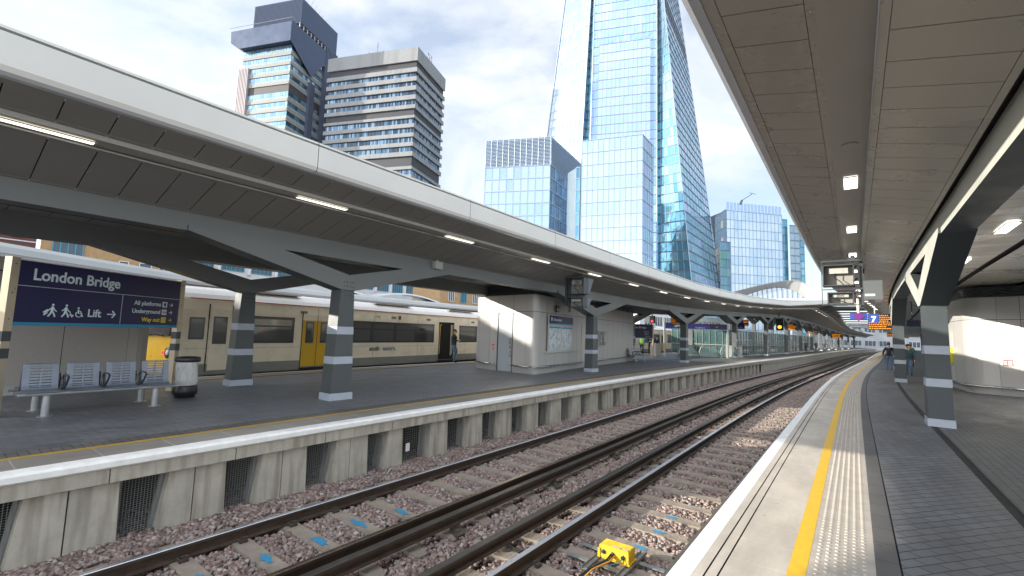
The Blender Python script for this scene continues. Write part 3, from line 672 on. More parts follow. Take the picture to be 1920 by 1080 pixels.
# lamps set in the light channels
def lamp_proto(name, w_, l_, mat):
    r = local_root(name, '', 'ceiling light')
    b = B(); b.box((0, 0, .004), (l_, w_, .008)); b.obj('diffuser', mat, r)
    b = B()
    for y in (-1, 1): b.box((0, y*(w_/2+.006), .003), (l_+.024, .012, .014))
    for x in (-1, 1): b.box((x*(l_/2+.006), 0, .003), (.012, w_, .014))
    b.obj('frame', mChan, r); return r
lp = lamp_proto('strip_light', .13, 1.03, mLamp); lp['group'] = 'strip lights along the far canopy'
for i in range(24):
    s = -13.6+3.87*i
    o = lp if i == 0 else dup(lp)
    zz = ZL(s, 1.02)+.012
    Mx = frame(s, DL(s, .95) if False else DL(s, .86), zz)
    sl_ = (ZL(s+1, 1.02)-ZL(s-1, 1.02))/2
    o.matrix_world = Mx @ Matrix.Rotation(-math.atan(sl_), 4, 'Y')
    names = ['strip light at the left edge of the photo, biggest in the far canopy', 'strip light in the far canopy above the first column fork', 'strip light in the far canopy below the pale concrete tower', 'strip light in the far canopy above the camera housing bracket', 'small strip light beside the hanging monitor bracket']
    o['label'] = names[i] if i < 5 else 'one of the small strip lights along the far canopy beyond the hanging monitors'
lr = lamp_proto('panel_light', .17, .62, mLampCool); lr['group'] = 'panel lights in the near canopy'
for i in range(14):
    s = -5.95+3.6*i; o = lr if i == 0 else dup(lr)
    o.matrix_world = frame(s, DR(s, 1.03), ZR(s, 1.22)+.012); o['label'] = ['bright panel light in the light channel of the near canopy', 'smaller panel light just behind the hanging camera frame'][i] if i < 2 else 'one of the distant panel lights in the near canopy channel'
mLampOff = mLampCool
for i, s in enumerate((-1.9, 2.6, 7.2, 12, 17)):
    o = dup(lr); o.matrix_world = frame(s, -3.55, 3.985+LIFTR(s)) @ Matrix.Diagonal((1.7, 1.1, 1, 1)); o['group'] = 'panel lights behind the pale girder'
    o['label'] = ['long panel light behind the pale girder at the right edge', 'second panel light behind the pale girder'][i] if i < 2 else 'one of the distant panel lights behind the pale girder'
# round detector in each canopy
for nm, s, d, z, lab in (('smoke_detector', -7.7, DL(-7.7, .84), ZL(-7.7, 1.02)+.03, 'round detector plate in the light channel of the far canopy'), ('smoke_detector', -7.6, DR(-7.6, 1.03), ZR(-7.6, 1.22)+.03, 'round detector plate in the light channel of the near canopy')):
    b = B(); b.lathe(W(s, d, z), [(.085, 0), (.085, -.012), (.075, -.016)], 24); one(b, nm, mChan, lab, 'detector')

# small box on the far girder
Mx = frame(-5.3, 8.44, 3.55); jb = root('junction_box', Mx.translation, 'pale square metal box fixed on the far canopy girder', 'junction box')
b = B(); b.box((0, 0, 0), (.30, .14, .22), Mx); b.obj('box_body', mSteelLight, jb)
b = B(); b.box((0, -.072, 0), (.27, .006, .19), Mx)
for x in (-.12, .12): b.lathe((0, 0, 0), [(.012, 0), (.012, .006)], 8, mat=Mx @ Matrix.Translation((x, -.075, 0)) @ Matrix.Rotation(pi/2, 4, 'X'))
b.obj('cover_plate', mSteelLight, jb)
b = B(); b.box((-.04, -.03, .18), (.02, .02, .16), Mx); b.obj('conduit', mLip, jb)

# ------------------------------------------------------------------ kiosks
def kiosk(name, label, outline, h, joint, zb, mats):
    """outline: [(s,d)...] walked in order round the pod"""
    c = W(outline[0][0], outline[0][1], 0); r = root(name, c, label, 'kiosk')
    n = len(outline)
    P = [W(*p) for p in outline]
    b = B()
    for i in range(n):
        a, c_ = P[i], P[(i+1) % n]; ln = (c_-a).length
        t = (c_-a).normalized(); nrm = Vector((t.y, -t.x, 0))
        if ln < .02: continue
        g_ = .006 if ln > .35 else 0
        for z0, z1 in ((zb, joint-.008), (joint+.008, h)):
            p0 = a+t*g_; p1 = c_-t*g_
            b.face([p0+Vector((0, 0, z0)), p1+Vector((0, 0, z0)), p1+Vector((0, 0, z1)), p0+Vector((0, 0, z1))])
    b.obj('cladding', mats, r)
    b = B(); ctr = sum(P, Vector())/n
    In = [p+(ctr-p).normalized()*.03 for p in P]
    for i in range(n):
        a, c_ = In[i], In[(i+1) % n]; b.face([a+Vector((0, 0, -.0)), c_, c_+Vector((0, 0, h)), a+Vector((0, 0, h))])
    b.face([p+Vector((0, 0, h)) for p in In]); b.obj('joint_backing', mBlack, r)
    b = B()
    Pl = [p+(ctr-p).normalized()*.018 for p in P]
    for i in range(n):
        a, c_ = Pl[i], Pl[(i+1) % n]; b.face([a, c_, c_+Vector((0, 0, zb+.02)), a+Vector((0, 0, zb+.02))])
    b.obj('plinth', M('kiosk_plinth', (.36, .36, .34), .5), r)
    b = B(); Pt = [p+(ctr-p).normalized()*.10 for p in P]
    for k in range(7):
        z = h+.02+k*.055
        for i in range(n):
            a, c_ = Pt[i], Pt[(i+1) % n]; b.face([a+Vector((0, 0, z)), c_+Vector((0, 0, z)), c_+Vector((0, 0, z+.034)), a+Vector((0, 0, z+.034))])
    (b.obj('louvres', mDarkSteel, r) if h > 3 else None)
    return r, P
def arc_pts(p0, pc, p1, n=6):
    return [((1-t)**2*p0[0]+2*t*(1-t)*pc[0]+t*t*p1[0], (1-t)**2*p0[1]+2*t*(1-t)*pc[1]+t*t*p1[1]) for t in [i/n for i in range(n+1)]]
ol = [(1.75, 12.95), (1.42, 12.0), (1.38, 11.5), (1.3, 10.6), (1.2, 9.86)] + arc_pts((1.15, 9.62), (1.12, 9.3), (1.55, 9.38), 7)
ol += [(2.2, 9.49), (3.1, 9.63), (4.0, 9.78), (4.9, 9.93), (5.8, 10.07), (6.9, 10.22)]
ol += [(7.9, 10.38), (8.8, 10.52), (9.7, 10.66), (10.6, 10.80), (11.5, 10.92), (12.5, 11.06), (13.4, 11.2), (14.6, 11.38), (15.9, 11.6), (16.6, 12.6), (13, 13.6), (8, 13.9), (3, 13.6), (2.0, 13.3)]
kr, kP = kiosk('platform_kiosk', 'long grey panelled kiosk with rounded corner, maps and a door on the far platform', ol[::1], 3.30, 2.58, .22, mKiosk)
def wallframe(p0, p1, z=0, out=.0):
    """frame on a wall from p0 to p1 (s,d): x along, y up, z outwards"""
    a = W(*p0); c_ = W(*p1); return facing(a+Vector((0, 0, z)), c_-a), (c_-a).length
# door on the end wall
Fd, Ld = wallframe((1.36, 11.45), (1.31, 10.65)); 
def fbox(b, F, x0, x1, y0, y1, z0, z1, mi=None): return b.box(((x0+x1)/2, (y0+y1)/2, (z0+z1)/2), (x1-x0, y1-y0, z1-z0), F, mi)
b = B(); fbox(b, Fd, 0, Ld, .02, 2.5, .0, .012); dr = b.obj('door', mDoorGrey, kr)
b = B(); fbox(b, Fd, Ld-.09, Ld-.06, 1.0, 1.45, .04, .06); fbox(b, Fd, Ld-.09, Ld-.06, 1.02, 1.05, .012, .05); fbox(b, Fd, Ld-.09, Ld-.06, 1.4, 1.43, .012, .05); fbox(b, Fd, Ld-.09, Ld-.05, .62, .9, .012, .02); h_ = b.obj('handle', mChrome, kr); h_.parent = dr
b = B(); fbox(b, Fd, -.05, 0, 0, 2.55, 0, .03); fbox(b, Fd, Ld, Ld+.03, 0, 2.55, 0, .02); h_ = b.obj('frame', mDarkSteel, kr); h_.parent = dr
# fire point hatch
Fh, Lh = wallframe((1.44, 12.0), (1.39, 11.5))
b = B(); fbox(b, Fh, .08, .42, .72, 1.35, .002, .012); ht = b.obj('fire_point_hatch', M('hatch_white', (.62, .62, .6), .4), kr)
b = B(); fbox(b, Fh, .14, .30, .9, 1.14, .013, .017); o = b.obj('fire_point_sign', mRed, kr); o.parent = ht
b = B()
for y in (.94, 1.0, 1.06): fbox(b, Fh, .15, .21, y, y+.025, .018, .02)
for y in (.94, 1.0, 1.05): fbox(b, Fh, .225, .29, y, y+.03, .018, .02)
o = b.obj('sign_marks', M('white_print', (.75, .75, .75), .5), kr); o.parent = ht
# bumper rails
def bumper(par, pts, z=.30, r_=.035):
    b = B(); b.tube([W(*p, z) for p in pts], r_, 10); 
    b.obj('bumper_rail', mChrome, par, True)
bumper(kr, [(1.62, 12.98), (1.30, 12.1), (1.27, 11.6)]); bumper(kr, [(1.2, 10.6), (1.1, 9.75), (1.08, 9.5), (1.15, 9.33), (1.5, 9.28), (3.1, 9.53), (4.9, 9.83), (6.0, 9.98), (6.4, 10.04)])
bumper(kr, [(8.1, 10.30), (10.6, 10.7), (13.4, 11.1), (15.9, 11.5), (16.1, 11.6)])
# information board with two maps
Fm, Lm = wallframe((2.05, 9.43), (5.75, 10.03), 0)
mp_ = root('information_board', Fm.translation+Fm.to_3x3() @ Vector((1.5, .9, 0)), 'information board with two paper maps under a navy header on the kiosk wall', 'notice board')
b = B(); fbox(b, Fm, .15, 3.1, .93, 2.52, .02, .05); b.obj('board_frame', mKiosk, mp_)
b = B(); fbox(b, Fm, .25, 3.0, 2.16, 2.48, .05, .09); hd = b.obj('header', mNavy, mp_)
b = B(); fbox(b, Fm, .25, 3.0, 2.11, 2.16, .05, .091); b.obj('cyan_strip', mCyan, mp_)
mMap = bpy.data.materials.new('street_map_print'); mMap.use_nodes = True
_t = mMap.node_tree; _b = _t.nodes["Principled BSDF"]; _b.inputs['Roughness'].default_value = .25
_c = _t.nodes.new("ShaderNodeTexCoord"); _v = _t.nodes.new("ShaderNodeTexVoronoi"); _v.feature = 'DISTANCE_TO_EDGE'; _v.inputs['Scale'].default_value = 14; _n = _t.nodes.new("ShaderNodeTexNoise"); _n.inputs['Scale'].default_value = 5; _n.inputs['Detail'].default_value = 8
_r = _t.nodes.new("ShaderNodeValToRGB"); _r.color_ramp.elements[0].color = (.42, .47, .52, 1); _r.color_ramp.elements[1].color = (.70, .74, .74, 1); _r.color_ramp.elements[1].position = .06
_r2 = _t.nodes.new("ShaderNodeValToRGB"); _r2.color_ramp.elements[0].position = .45; _r2.color_ramp.elements[0].color = (.62, .74, .82, 1); _r2.color_ramp.elements[1].position = .5; _r2.color_ramp.elements[1].color = (1, 1, 1, 1)
_m = _t.nodes.new("ShaderNodeMixRGB"); _m.blend_type = 'MULTIPLY'; _m.inputs[0].default_value = 1
_t.links.new(_c.outputs['Object'], _v.inputs['Vector']); _t.links.new(_c.outputs['Object'], _n.inputs[0]); _t.links.new(_v.outputs[0], _r.inputs[0]); _t.links.new(_n.outputs[0], _r2.inputs[0])
_t.links.new(_r.outputs[0], _m.inputs[1]); _t.links.new(_r2.outputs[0], _m.inputs[2]); _t.links.new(_m.outputs[0], _b.inputs['Base Color'])
for x0 in (.25, 1.7):
    b = B(); fbox(b, Fm, x0, x0+1.3, .98, 2.02, .051, .056); o = b.obj('map_sheet', mMap, mp_)
    b = B(); fbox(b, Fm, x0, x0+1.3, 1.93, 2.0, .057, .059); p2 = b.obj('map_heading', mCyan, mp_); p2.parent = o
text('Information', .2, Fm @ Matrix.Translation((.62, 2.25, .092)), mLett, mp_)
b = B(); b.lathe((0, 0, 0), [(.09, 0), (.09, .006)], 20, mat=Fm @ Matrix.Translation((.42, 2.32, .09))); o = b.obj('info_symbol', mLett, mp_)
b = B(); fbox(b, Fm, .405, .435, 2.26, 2.33, .097, .1); fbox(b, Fm, .405, .435, 2.345, 2.375, .097, .1); p2 = b.obj('letter_mark', mNavy, mp_); p2.parent = o
b = B(); fbox(b, Fm, -.1, 3.4, .86, .93, 0, .05); b.obj('ledge', mKiosk2, kr)
b = B(); fbox(b, Fm, .95, 1.28, 2.66, 2.96, .02, .06); ts = one(b, 'toilet_sign', mScreen, 'small dark square sign with a wheelchair symbol on the kiosk wall above the maps', 'sign')
def wheelchair(F, x, y, sc, mat, par, z=.062):
    b = B(); n = 14
    for k in range(n-3):
        a0 = pi*.75+2*pi*k/n; a1 = pi*.75+2*pi*(k+1)/n
        q = [(x+sc*.28*cos(a)+0, y+sc*(.28*sin(a)+.28)) for a in (a0, a1)]
        b.tube([F @ Vector((q[0][0], q[0][1], z)), F @ Vector((q[1][0], q[1][1], z))], sc*.045, 5)
    b.tube([F @ Vector((x-sc*.08, y+sc*.75, z)), F @ Vector((x-sc*.05, y+sc*.36, z)), F @ Vector((x+sc*.22, y+sc*.36, z)), F @ Vector((x+sc*.38, y+sc*.05, z))], sc*.055, 6)
    b.tube([F @ Vector((x-sc*.06, y+sc*.58, z)), F @ Vector((x+sc*.2, y+sc*.55, z))], sc*.045, 6)
    b.lathe((0, 0, 0), [(sc*.09, -.002), (sc*.09, .003)], 10, mat=F @ Matrix.Translation((x-sc*.08, y+sc*.88, z)))
    return b.obj('wheelchair_symbol', mat, par)
wheelchair(Fm, 1.12, 2.70, .22, mLett, ts, .063)
# recess and payphone-like help point
Fr, Lr = wallframe((6.9, 10.2), (12.0, 10.98))
b = B(); fbox(b, Fr, -.55, .6, .22, 2.2, -.02, .02); b.obj('recess_door', mKiosk2, kr)
hp = root('help_point', (Fr @ Vector((2.9, 1.0, 0))), 'stainless help point set in a square recess of the kiosk wall behind the column', 'help point')
b = B(); fbox(b, Fr, 2.0, 3.3, 1.05, 1.95, .0, .03); b.obj('recess_frame', mSteelLight, hp)
b = B(); fbox(b, Fr, 2.1, 3.2, 1.12, 1.88, .03, .035); b.obj('recess_back', M('recess_grey', (.2, .2, .2), .5), hp)
b = B(); fbox(b, Fr, 2.25, 2.5, 1.2, 1.7, .035, .08); fbox(b, Fr, 2.65, 2.95, 1.25, 1.8, .035, .1); b.obj('handset_unit', mChrome, hp)

# left pod behind the name sign
ol2 = [(-13.75, 10.7), (-13.5, 9.9)][:0] + [(-16.5, 13.3), (-14.5, 13.3), (-13.35, 13.38), (-12.15, 13.46), (-10.95, 13.55)] + arc_pts((-10.75, 13.56), (-10.5, 13.6), (-10.45, 13.9), 4) + [(-10.5, 14.6), (-16.5, 14.5)]
k2, _p = kiosk('platform_kiosk', 'grey panelled kiosk end behind the station name sign at left', ol2, 2.72, 2.66, .2, M('left_kiosk_panel', (.34, .315, .28), .5, noise=(25, .06)))

# right kiosk
ol3 = [(22.0, -3.9), (20.0, -3.95), (17.0, -4.02), (14.9, -4.08), (13.2, -4.15), (11.7, -4.25)] + arc_pts((10.5, -4.36), (9.85, -4.4), (9.72, -4.9), 8) + [(9.66, -5.2), (9.4, -5.75), (9.0, -6.5), (8.5, -7.4), (8.0, -8.4), (22, -8.4)]
ol3 = ol3[::-1]
k3, _p3 = kiosk('platform_kiosk', 'grey panelled kiosk with a rounded corner at the right edge of the near platform', ol3[::-1], 3.55, 2.72, .22, mKiosk)
bumper(k3, [(12.6, -4.1), (11.0, -4.22), (9.8, -4.3), (9.6, -4.75), (9.5, -5.2), (9.28, -5.72)], .28, .04)
bumper(k3, [(22, -3.8), (17, -3.92), (13.4, -4.05)], .28, .04)
Fk, Lk_ = wallframe((9.66, -5.2), (9.4, -5.75))
b = B(); fbox(b, Fk, .02, .50, .85, 1.55, .003, .014); ht = b.obj('fire_point_hatch', mKiosk2, k3)
b = B(); fbox(b, Fk, .10, .36, 1.06, 1.28, .015, .02); o = b.obj('fire_point_sign', mRed, k3); o.parent = ht
b = B()
for y in (1.1, 1.15, 1.2): fbox(b, Fk, .12, .20, y, y+.018, .021, .023)
for y in (1.09, 1.13, 1.17, 1.21): fbox(b, Fk, .23, .33, y, y+.022, .021, .023)
o = b.obj('sign_marks', M('white_print', (.75, .75, .75), .5), k3); o.parent = ht
Fq, _ = wallframe((9.4, -5.76), (8.75, -6.98))
b = B(); fbox(b, Fq, 0, 1.1, .1, 2.65, .004, .016); dr = b.obj('door', mDoorGrey, k3)
Fs, _ = wallframe((14.9, -4.08), (11.7, -4.25))
b = B(); fbox(b, Fs, 1.75, 2.15, 2.78, 3.1, .01, .04); o = one(b, 'toilet_sign', mNavy, 'small navy wheelchair sign on the right kiosk beside the near platform', 'sign'); wheelchair(Fs, 1.93, 2.83, .22, mLett, o, .043)
b = B(); fbox(b, Fs, 2.2, 2.9, .25, 2.3, -.01, .012); b.obj('door', mKiosk2, k3)
b = B(); fbox(b, Fs, 2.55, 2.85, 1.0, 1.65, .02, .12); yl = one(b, 'defibrillator_box', M('bright_yellow_box', (.68, .62, .02), .4), 'bright yellow box on the wall of the right kiosk', 'wall box')

# ------------------------------------------------------------------ station name sign
A = W(-13.31, 10.46, 0); Bp = W(-10.32, 12.35, 0); xd = (Bp-A); SL = xd.length
F = facing(A, xd); sg = root('station_name_sign', A, 'large navy station sign reading London Bridge above the bench', 'station sign')
b = B(); fbox(b, F, .0, SL-.04, 1.60, 2.68, 0, .04); b.obj('sign_panel', mNavy, sg)
b = B(); fbox(b, F, .0, SL-.04, 1.54, 1.60, 0, .041); b.obj('cyan_strip', mCyan, sg)
b = B(); fbox(b, F, -.01, SL-.03, 2.68, 2.70, -.01, .05); b.obj('top_trim', mFascia, sg)
for x in (-.13, SL-.04):
    mPost = M('champagne_post_metal', (.50, .42, .31), .35, .5, noise=(3, .08))
    b = B(); fbox(b, F, x, x+.13, .0, 2.72, -.08, .06); po = b.obj('post', mPost, sg)
    for y0 in (.98, 1.27):
        b = B(); fbox(b, F, x-.003, x+.133, y0, y0+.17, -.083, .063); o = b.obj('dark_band', mDarkSteel, sg); o.parent = po
    b = B()
    for y in (1.65, 2.1, 2.6): b.lathe((0, 0, 0), [(.012, 0), (.012, .005)], 8, mat=F @ Matrix.Translation((x+.065, y, .06)))
    o = b.obj('bolts', mDarkSteel, sg); o.parent = po
b = B(); fbox(b, F, .01, SL-.05, 2.235, 2.243, .041, .044); fbox(b, F, 1.98, 1.988, 1.61, 2.235, .041, .044); b.obj('rule_lines', mLett, sg)
T = lambda x, y: F @ Matrix.Translation((x, y, .042))
text('London Bridge', .285, T(.23, 2.36), mLett, sg, bold=.006, xs=.98)
text('Lift', .215, T(1.27, 1.735), mLett, sg, bold=.004)
text('All platforms', .135, T(2.98, 2.04), mLett, sg, align='RIGHT', bold=.002)
text('Underground', .135, T(2.98, 1.86), mLett, sg, align='RIGHT', bold=.002)
text('Way out', .135, T(2.98, 1.675), mLettY, sg, align='RIGHT', bold=.002)
def arrow(x, y, sc, mat):
    b = B(); z = .046
    P_ = lambda u, v: F @ Vector((x+u*sc, y+v*sc, z))
    b.tube([P_(0, 0), P_(1, 0)], sc*.085, 6); b.tube([P_(.6, .42), P_(1, 0), P_(.6, -.42)], sc*.085, 6); b.obj('arrow', mat, sg)
arrow(1.68, 1.80, .17, mLett)
for y, mt in ((2.085, mLett), (1.905, mLett), (1.72, mLettY)): arrow(3.22, y, .09, mt)
for y, mt in ((2.085, mLett), (1.905, mLett), (1.72, mLettY)):
    b = B(); fbox(b, F, 3.02, 3.15, y-.065, y+.065, .041, .045); ic = b.obj('pictogram', mt, sg)
    b = B(); z = .047
    if y > 2: fbox(b, F, 3.055, 3.115, y-.03, y+.04, .045, .048); fbox(b, F, 3.05, 3.12, y-.05, y-.042, .045, .048)
    elif y > 1.8:
        n = 14
        for k in range(n): b.tube([F @ Vector((3.085+.038*cos(2*pi*k/n), y+.038*sin(2*pi*k/n), z)), F @ Vector((3.085+.038*cos(2*pi*(k+1)/n), y+.038*sin(2*pi*(k+1)/n), z))], .006, 5)
        fbox(b, F, 3.03, 3.14, y-.008, y+.008, .045, .049)
    else:
        b.tube([F @ Vector(p) for p in ((3.10, y+.03, z), (3.10, y+.04, z), (3.05, y+.04, z), (3.05, y-.04, z), (3.10, y-.04, z), (3.10, y-.03, z))], .004, 5)
        b.tube([F @ Vector((3.07, y, z)), F @ Vector((3.135, y, z))], .005, 5); b.tube([F @ Vector(p) for p in ((3.11, y+.025, z), (3.135, y, z), (3.11, y-.025, z))], .005, 5)
    o = b.obj('pictogram_mark', M('red_line_mark', (.5, .05, .08), .5) if 1.8 < y < 2 else mNavy, sg); o.parent = ic
wheelchair(F, 1.1, 1.72, .2, mLett, sg, .045)
def walker(x, y, sc, stick):
    b = B(); z = .045; P_ = lambda u, v: F @ Vector((x+u*sc, y+v*sc, z))
    b.lathe((0, 0, 0), [(sc*.09, -.002), (sc*.09, .003)], 10, mat=F @ Matrix.Translation((x, y+sc*.92, z)))
    b.tube([P_(-.02, .78), P_(-.05, .42)], sc*.09, 6); b.tube([P_(-.05, .45), P_(.12, .22), P_(.2, 0)], sc*.055, 6); b.tube([P_(-.06, .45), P_(-.14, .22), P_(-.3, .02)], sc*.055, 6)
    b.tube([P_(0, .74), P_(.18, .5), P_(.3, .42)], sc*.045, 6); b.tube([P_(-.03, .74), P_(-.2, .56), P_(-.32, .5)], sc*.045, 6)
    if stick: b.tube([P_(-.32, .5), P_(-.62, .28)], sc*.1, 4); b.tube([P_(-.6, .12), P_(-.36, .3)], sc*.06, 4)
    else: b.tube([P_(.3, .42), P_(.5, .0)], sc*.03, 5); b.tube([P_(.3, .2), P_(.55, .12)], sc*.08, 5)
    b.obj('walking_symbol', mLett, sg)
walker(.62, 1.71, .24, True); walker(.86, 1.71, .24, False)

# ------------------------------------------------------------------ bench (back to back, four seats each side)
def seat_profile():
    return [(-.02, .43), (.06, .415), (.2, .405), (.33, .41), (.40, .44), (.43, .50), (.455, .60), (.475, .70), (.49, .80), (.50, .87)]
def bench(name, label, base, L=2.14, mat=mBench):
    r = local_root(name, label, 'bench')
    for side in (0, 1):
        def T(x, y, z): return Vector((x, (y-.47) if side == 0 else (.55-y), z))
        n = 4; w_ = .46; gap = (L-n*w_)/(n-1)
        for i in range(n):
            x0 = i*(w_+gap); pf = seat_profile(); b = B(); th = .006
            # slotted sheet: strips across the profile
            
            for k in range(len(pf)-1):
                (y0, z0), (y1, z1) = pf[k], pf[k+1]
                if k < 4:
                    segs = [(0, 1, 0, w_)]
                else:
                    segs = [(0, .32, 0, w_), (.32, .5, 0, .09), (.32, .5, .22, .24), (.32, .5, .37, w_), (.5, .82, 0, w_), (.82, 1.0, 0, .09), (.82, 1, .22, .24), (.82, 1, .37, w_)]
                for t0, t1, xa, xb in segs:
                    ya, za = y0+(y1-y0)*t0, z0+(z1-z0)*t0; yb2, zb2 = y0+(y1-y0)*t1, z0+(z1-z0)*t1
                    ny, nz = -(z1-z0), (y1-y0); ln = math.hypot(ny, nz); ny, nz = ny/ln*th, nz/ln*th
                    p = [T(x0+xa, ya, za), T(x0+xb, ya, za), T(x0+xb, yb2, zb2), T(x0+xa, yb2, zb2)]
                    q = [T(x0+xa, ya-ny, za-nz), T(x0+xb, ya-ny, za-nz), T(x0+xb, yb2-ny, zb2-nz), T(x0+xa, yb2-ny, zb2-nz)]
                    b.hexa(q+p)
            b.tube([T(x0+.02, .50, .872), T(x0+w_-.02, .50, .872)], .008, 6)
            b.obj('seat_shell', mat, r)
        b = B(); b.tube([T(-.08, .06, .385), T(L+.08, .06, .385)], .028, 12); b.tube([T(-.06, .34, .36), T(L+.06, .34, .36)], .022, 10)
        b.obj('support_bar', mBenchLeg, r)
        for i in range(3):
            xm = (i+1)*w_+i*gap+gap/2; b = B()
            b.tube([T(xm, .40, .46), T(xm, .34, .42), T(xm, .25, .44), T(xm, .15, .52), T(xm, .05, .62), T(xm, .03, .655), T(xm, .10, .68), T(xm, .25, .685), T(xm, .36, .67), T(xm, .42, .60), T(xm, .41, .5), T(xm, .38, .44)], .017, 8)
            b.obj('armrest', mBenchDark, r)
        for x in (.28, L-.30):
            b = B(); c_ = T(x, .12, 0); b.lathe(c_, [(.105, 0), (.105, .008), (.055, .012), (.055, .02), (.055, .20), (.05, .36)], 20); b.obj('leg', mBenchLeg, r)
    place(r, base); return r
bench('bench', 'metal bench of four back-to-back slotted seats under the station sign', frame(-13.08, 10.42, 0, 2))
bench('bench', 'small distant metal bench beyond the end of the long kiosk', frame(14.2, 11.1, 0, 3), mat=M('distant_bench_metal', (.42, .44, .46), .35, .3))

# bin with clear sack
Mx = Matrix.Translation(W(-10.42, 11.05, 0)); bn = root('litter_bin', W(-10.42, 11.05, 0), 'black ring litter bin with a clear plastic sack beside the bench', 'litter bin')
b = B(); b.lathe((0, 0, 0), [(.19, 0), (.19, .06), (.23, .07), (.235, .15), (.225, .24), (.215, .27)], 28, mat=Mx); b.obj('base_ring', M('black_plastic', (.02, .02, .022), .4), bn, True)
b = B(); b.lathe((0, 0, 0), [(.225, .79), (.24, .80), (.245, .84), (.24, .89), (.215, .905), (.17, .90), (.165, .84), (.2, .8)], 28, mat=Mx); b.obj('top_ring', M('black_plastic', (.02, .02, .022), .4), bn, True)
mSack = M('clear_plastic_sack', (.82, .83, .83), .15); _b = mSack.node_tree.nodes["Principled BSDF"]; _b.inputs['Alpha'].default_value = .5
b = B(); nn = 40; pr = []
for iz in range(15):
    z = .2+.6*iz/14; row = []
    for k in range(nn):
        a = 2*pi*k/nn; rr = .215-.012*sin(a*3+z*9)-.012*abs(sin(a*7+z*14+sin(z*20)))-.03*max(0, (.35-z)/.15)*.4; row.append(Mx @ Vector((rr*cos(a), rr*sin(a), z)))
    pr.append(row)
b.raw([p for r_ in pr for p in r_], [(i*nn+k, i*nn+(k+1) % nn, (i+1)*nn+(k+1) % nn, (i+1)*nn+k) for i in range(14) for k in range(nn)]); b.obj('plastic_sack', mSack, bn)
b = B()
for i in range(9): b.box((random.uniform(-.1, .1), random.uniform(-.1, .1), .28+random.uniform(0, .12)), (.1, .08, .05), Mx @ Matrix.Rotation(random.uniform(-.5, .5), 4, 'X'))
b.obj('rubbish', M('paper_rubbish', (.5, .45, .38), .7), bn)

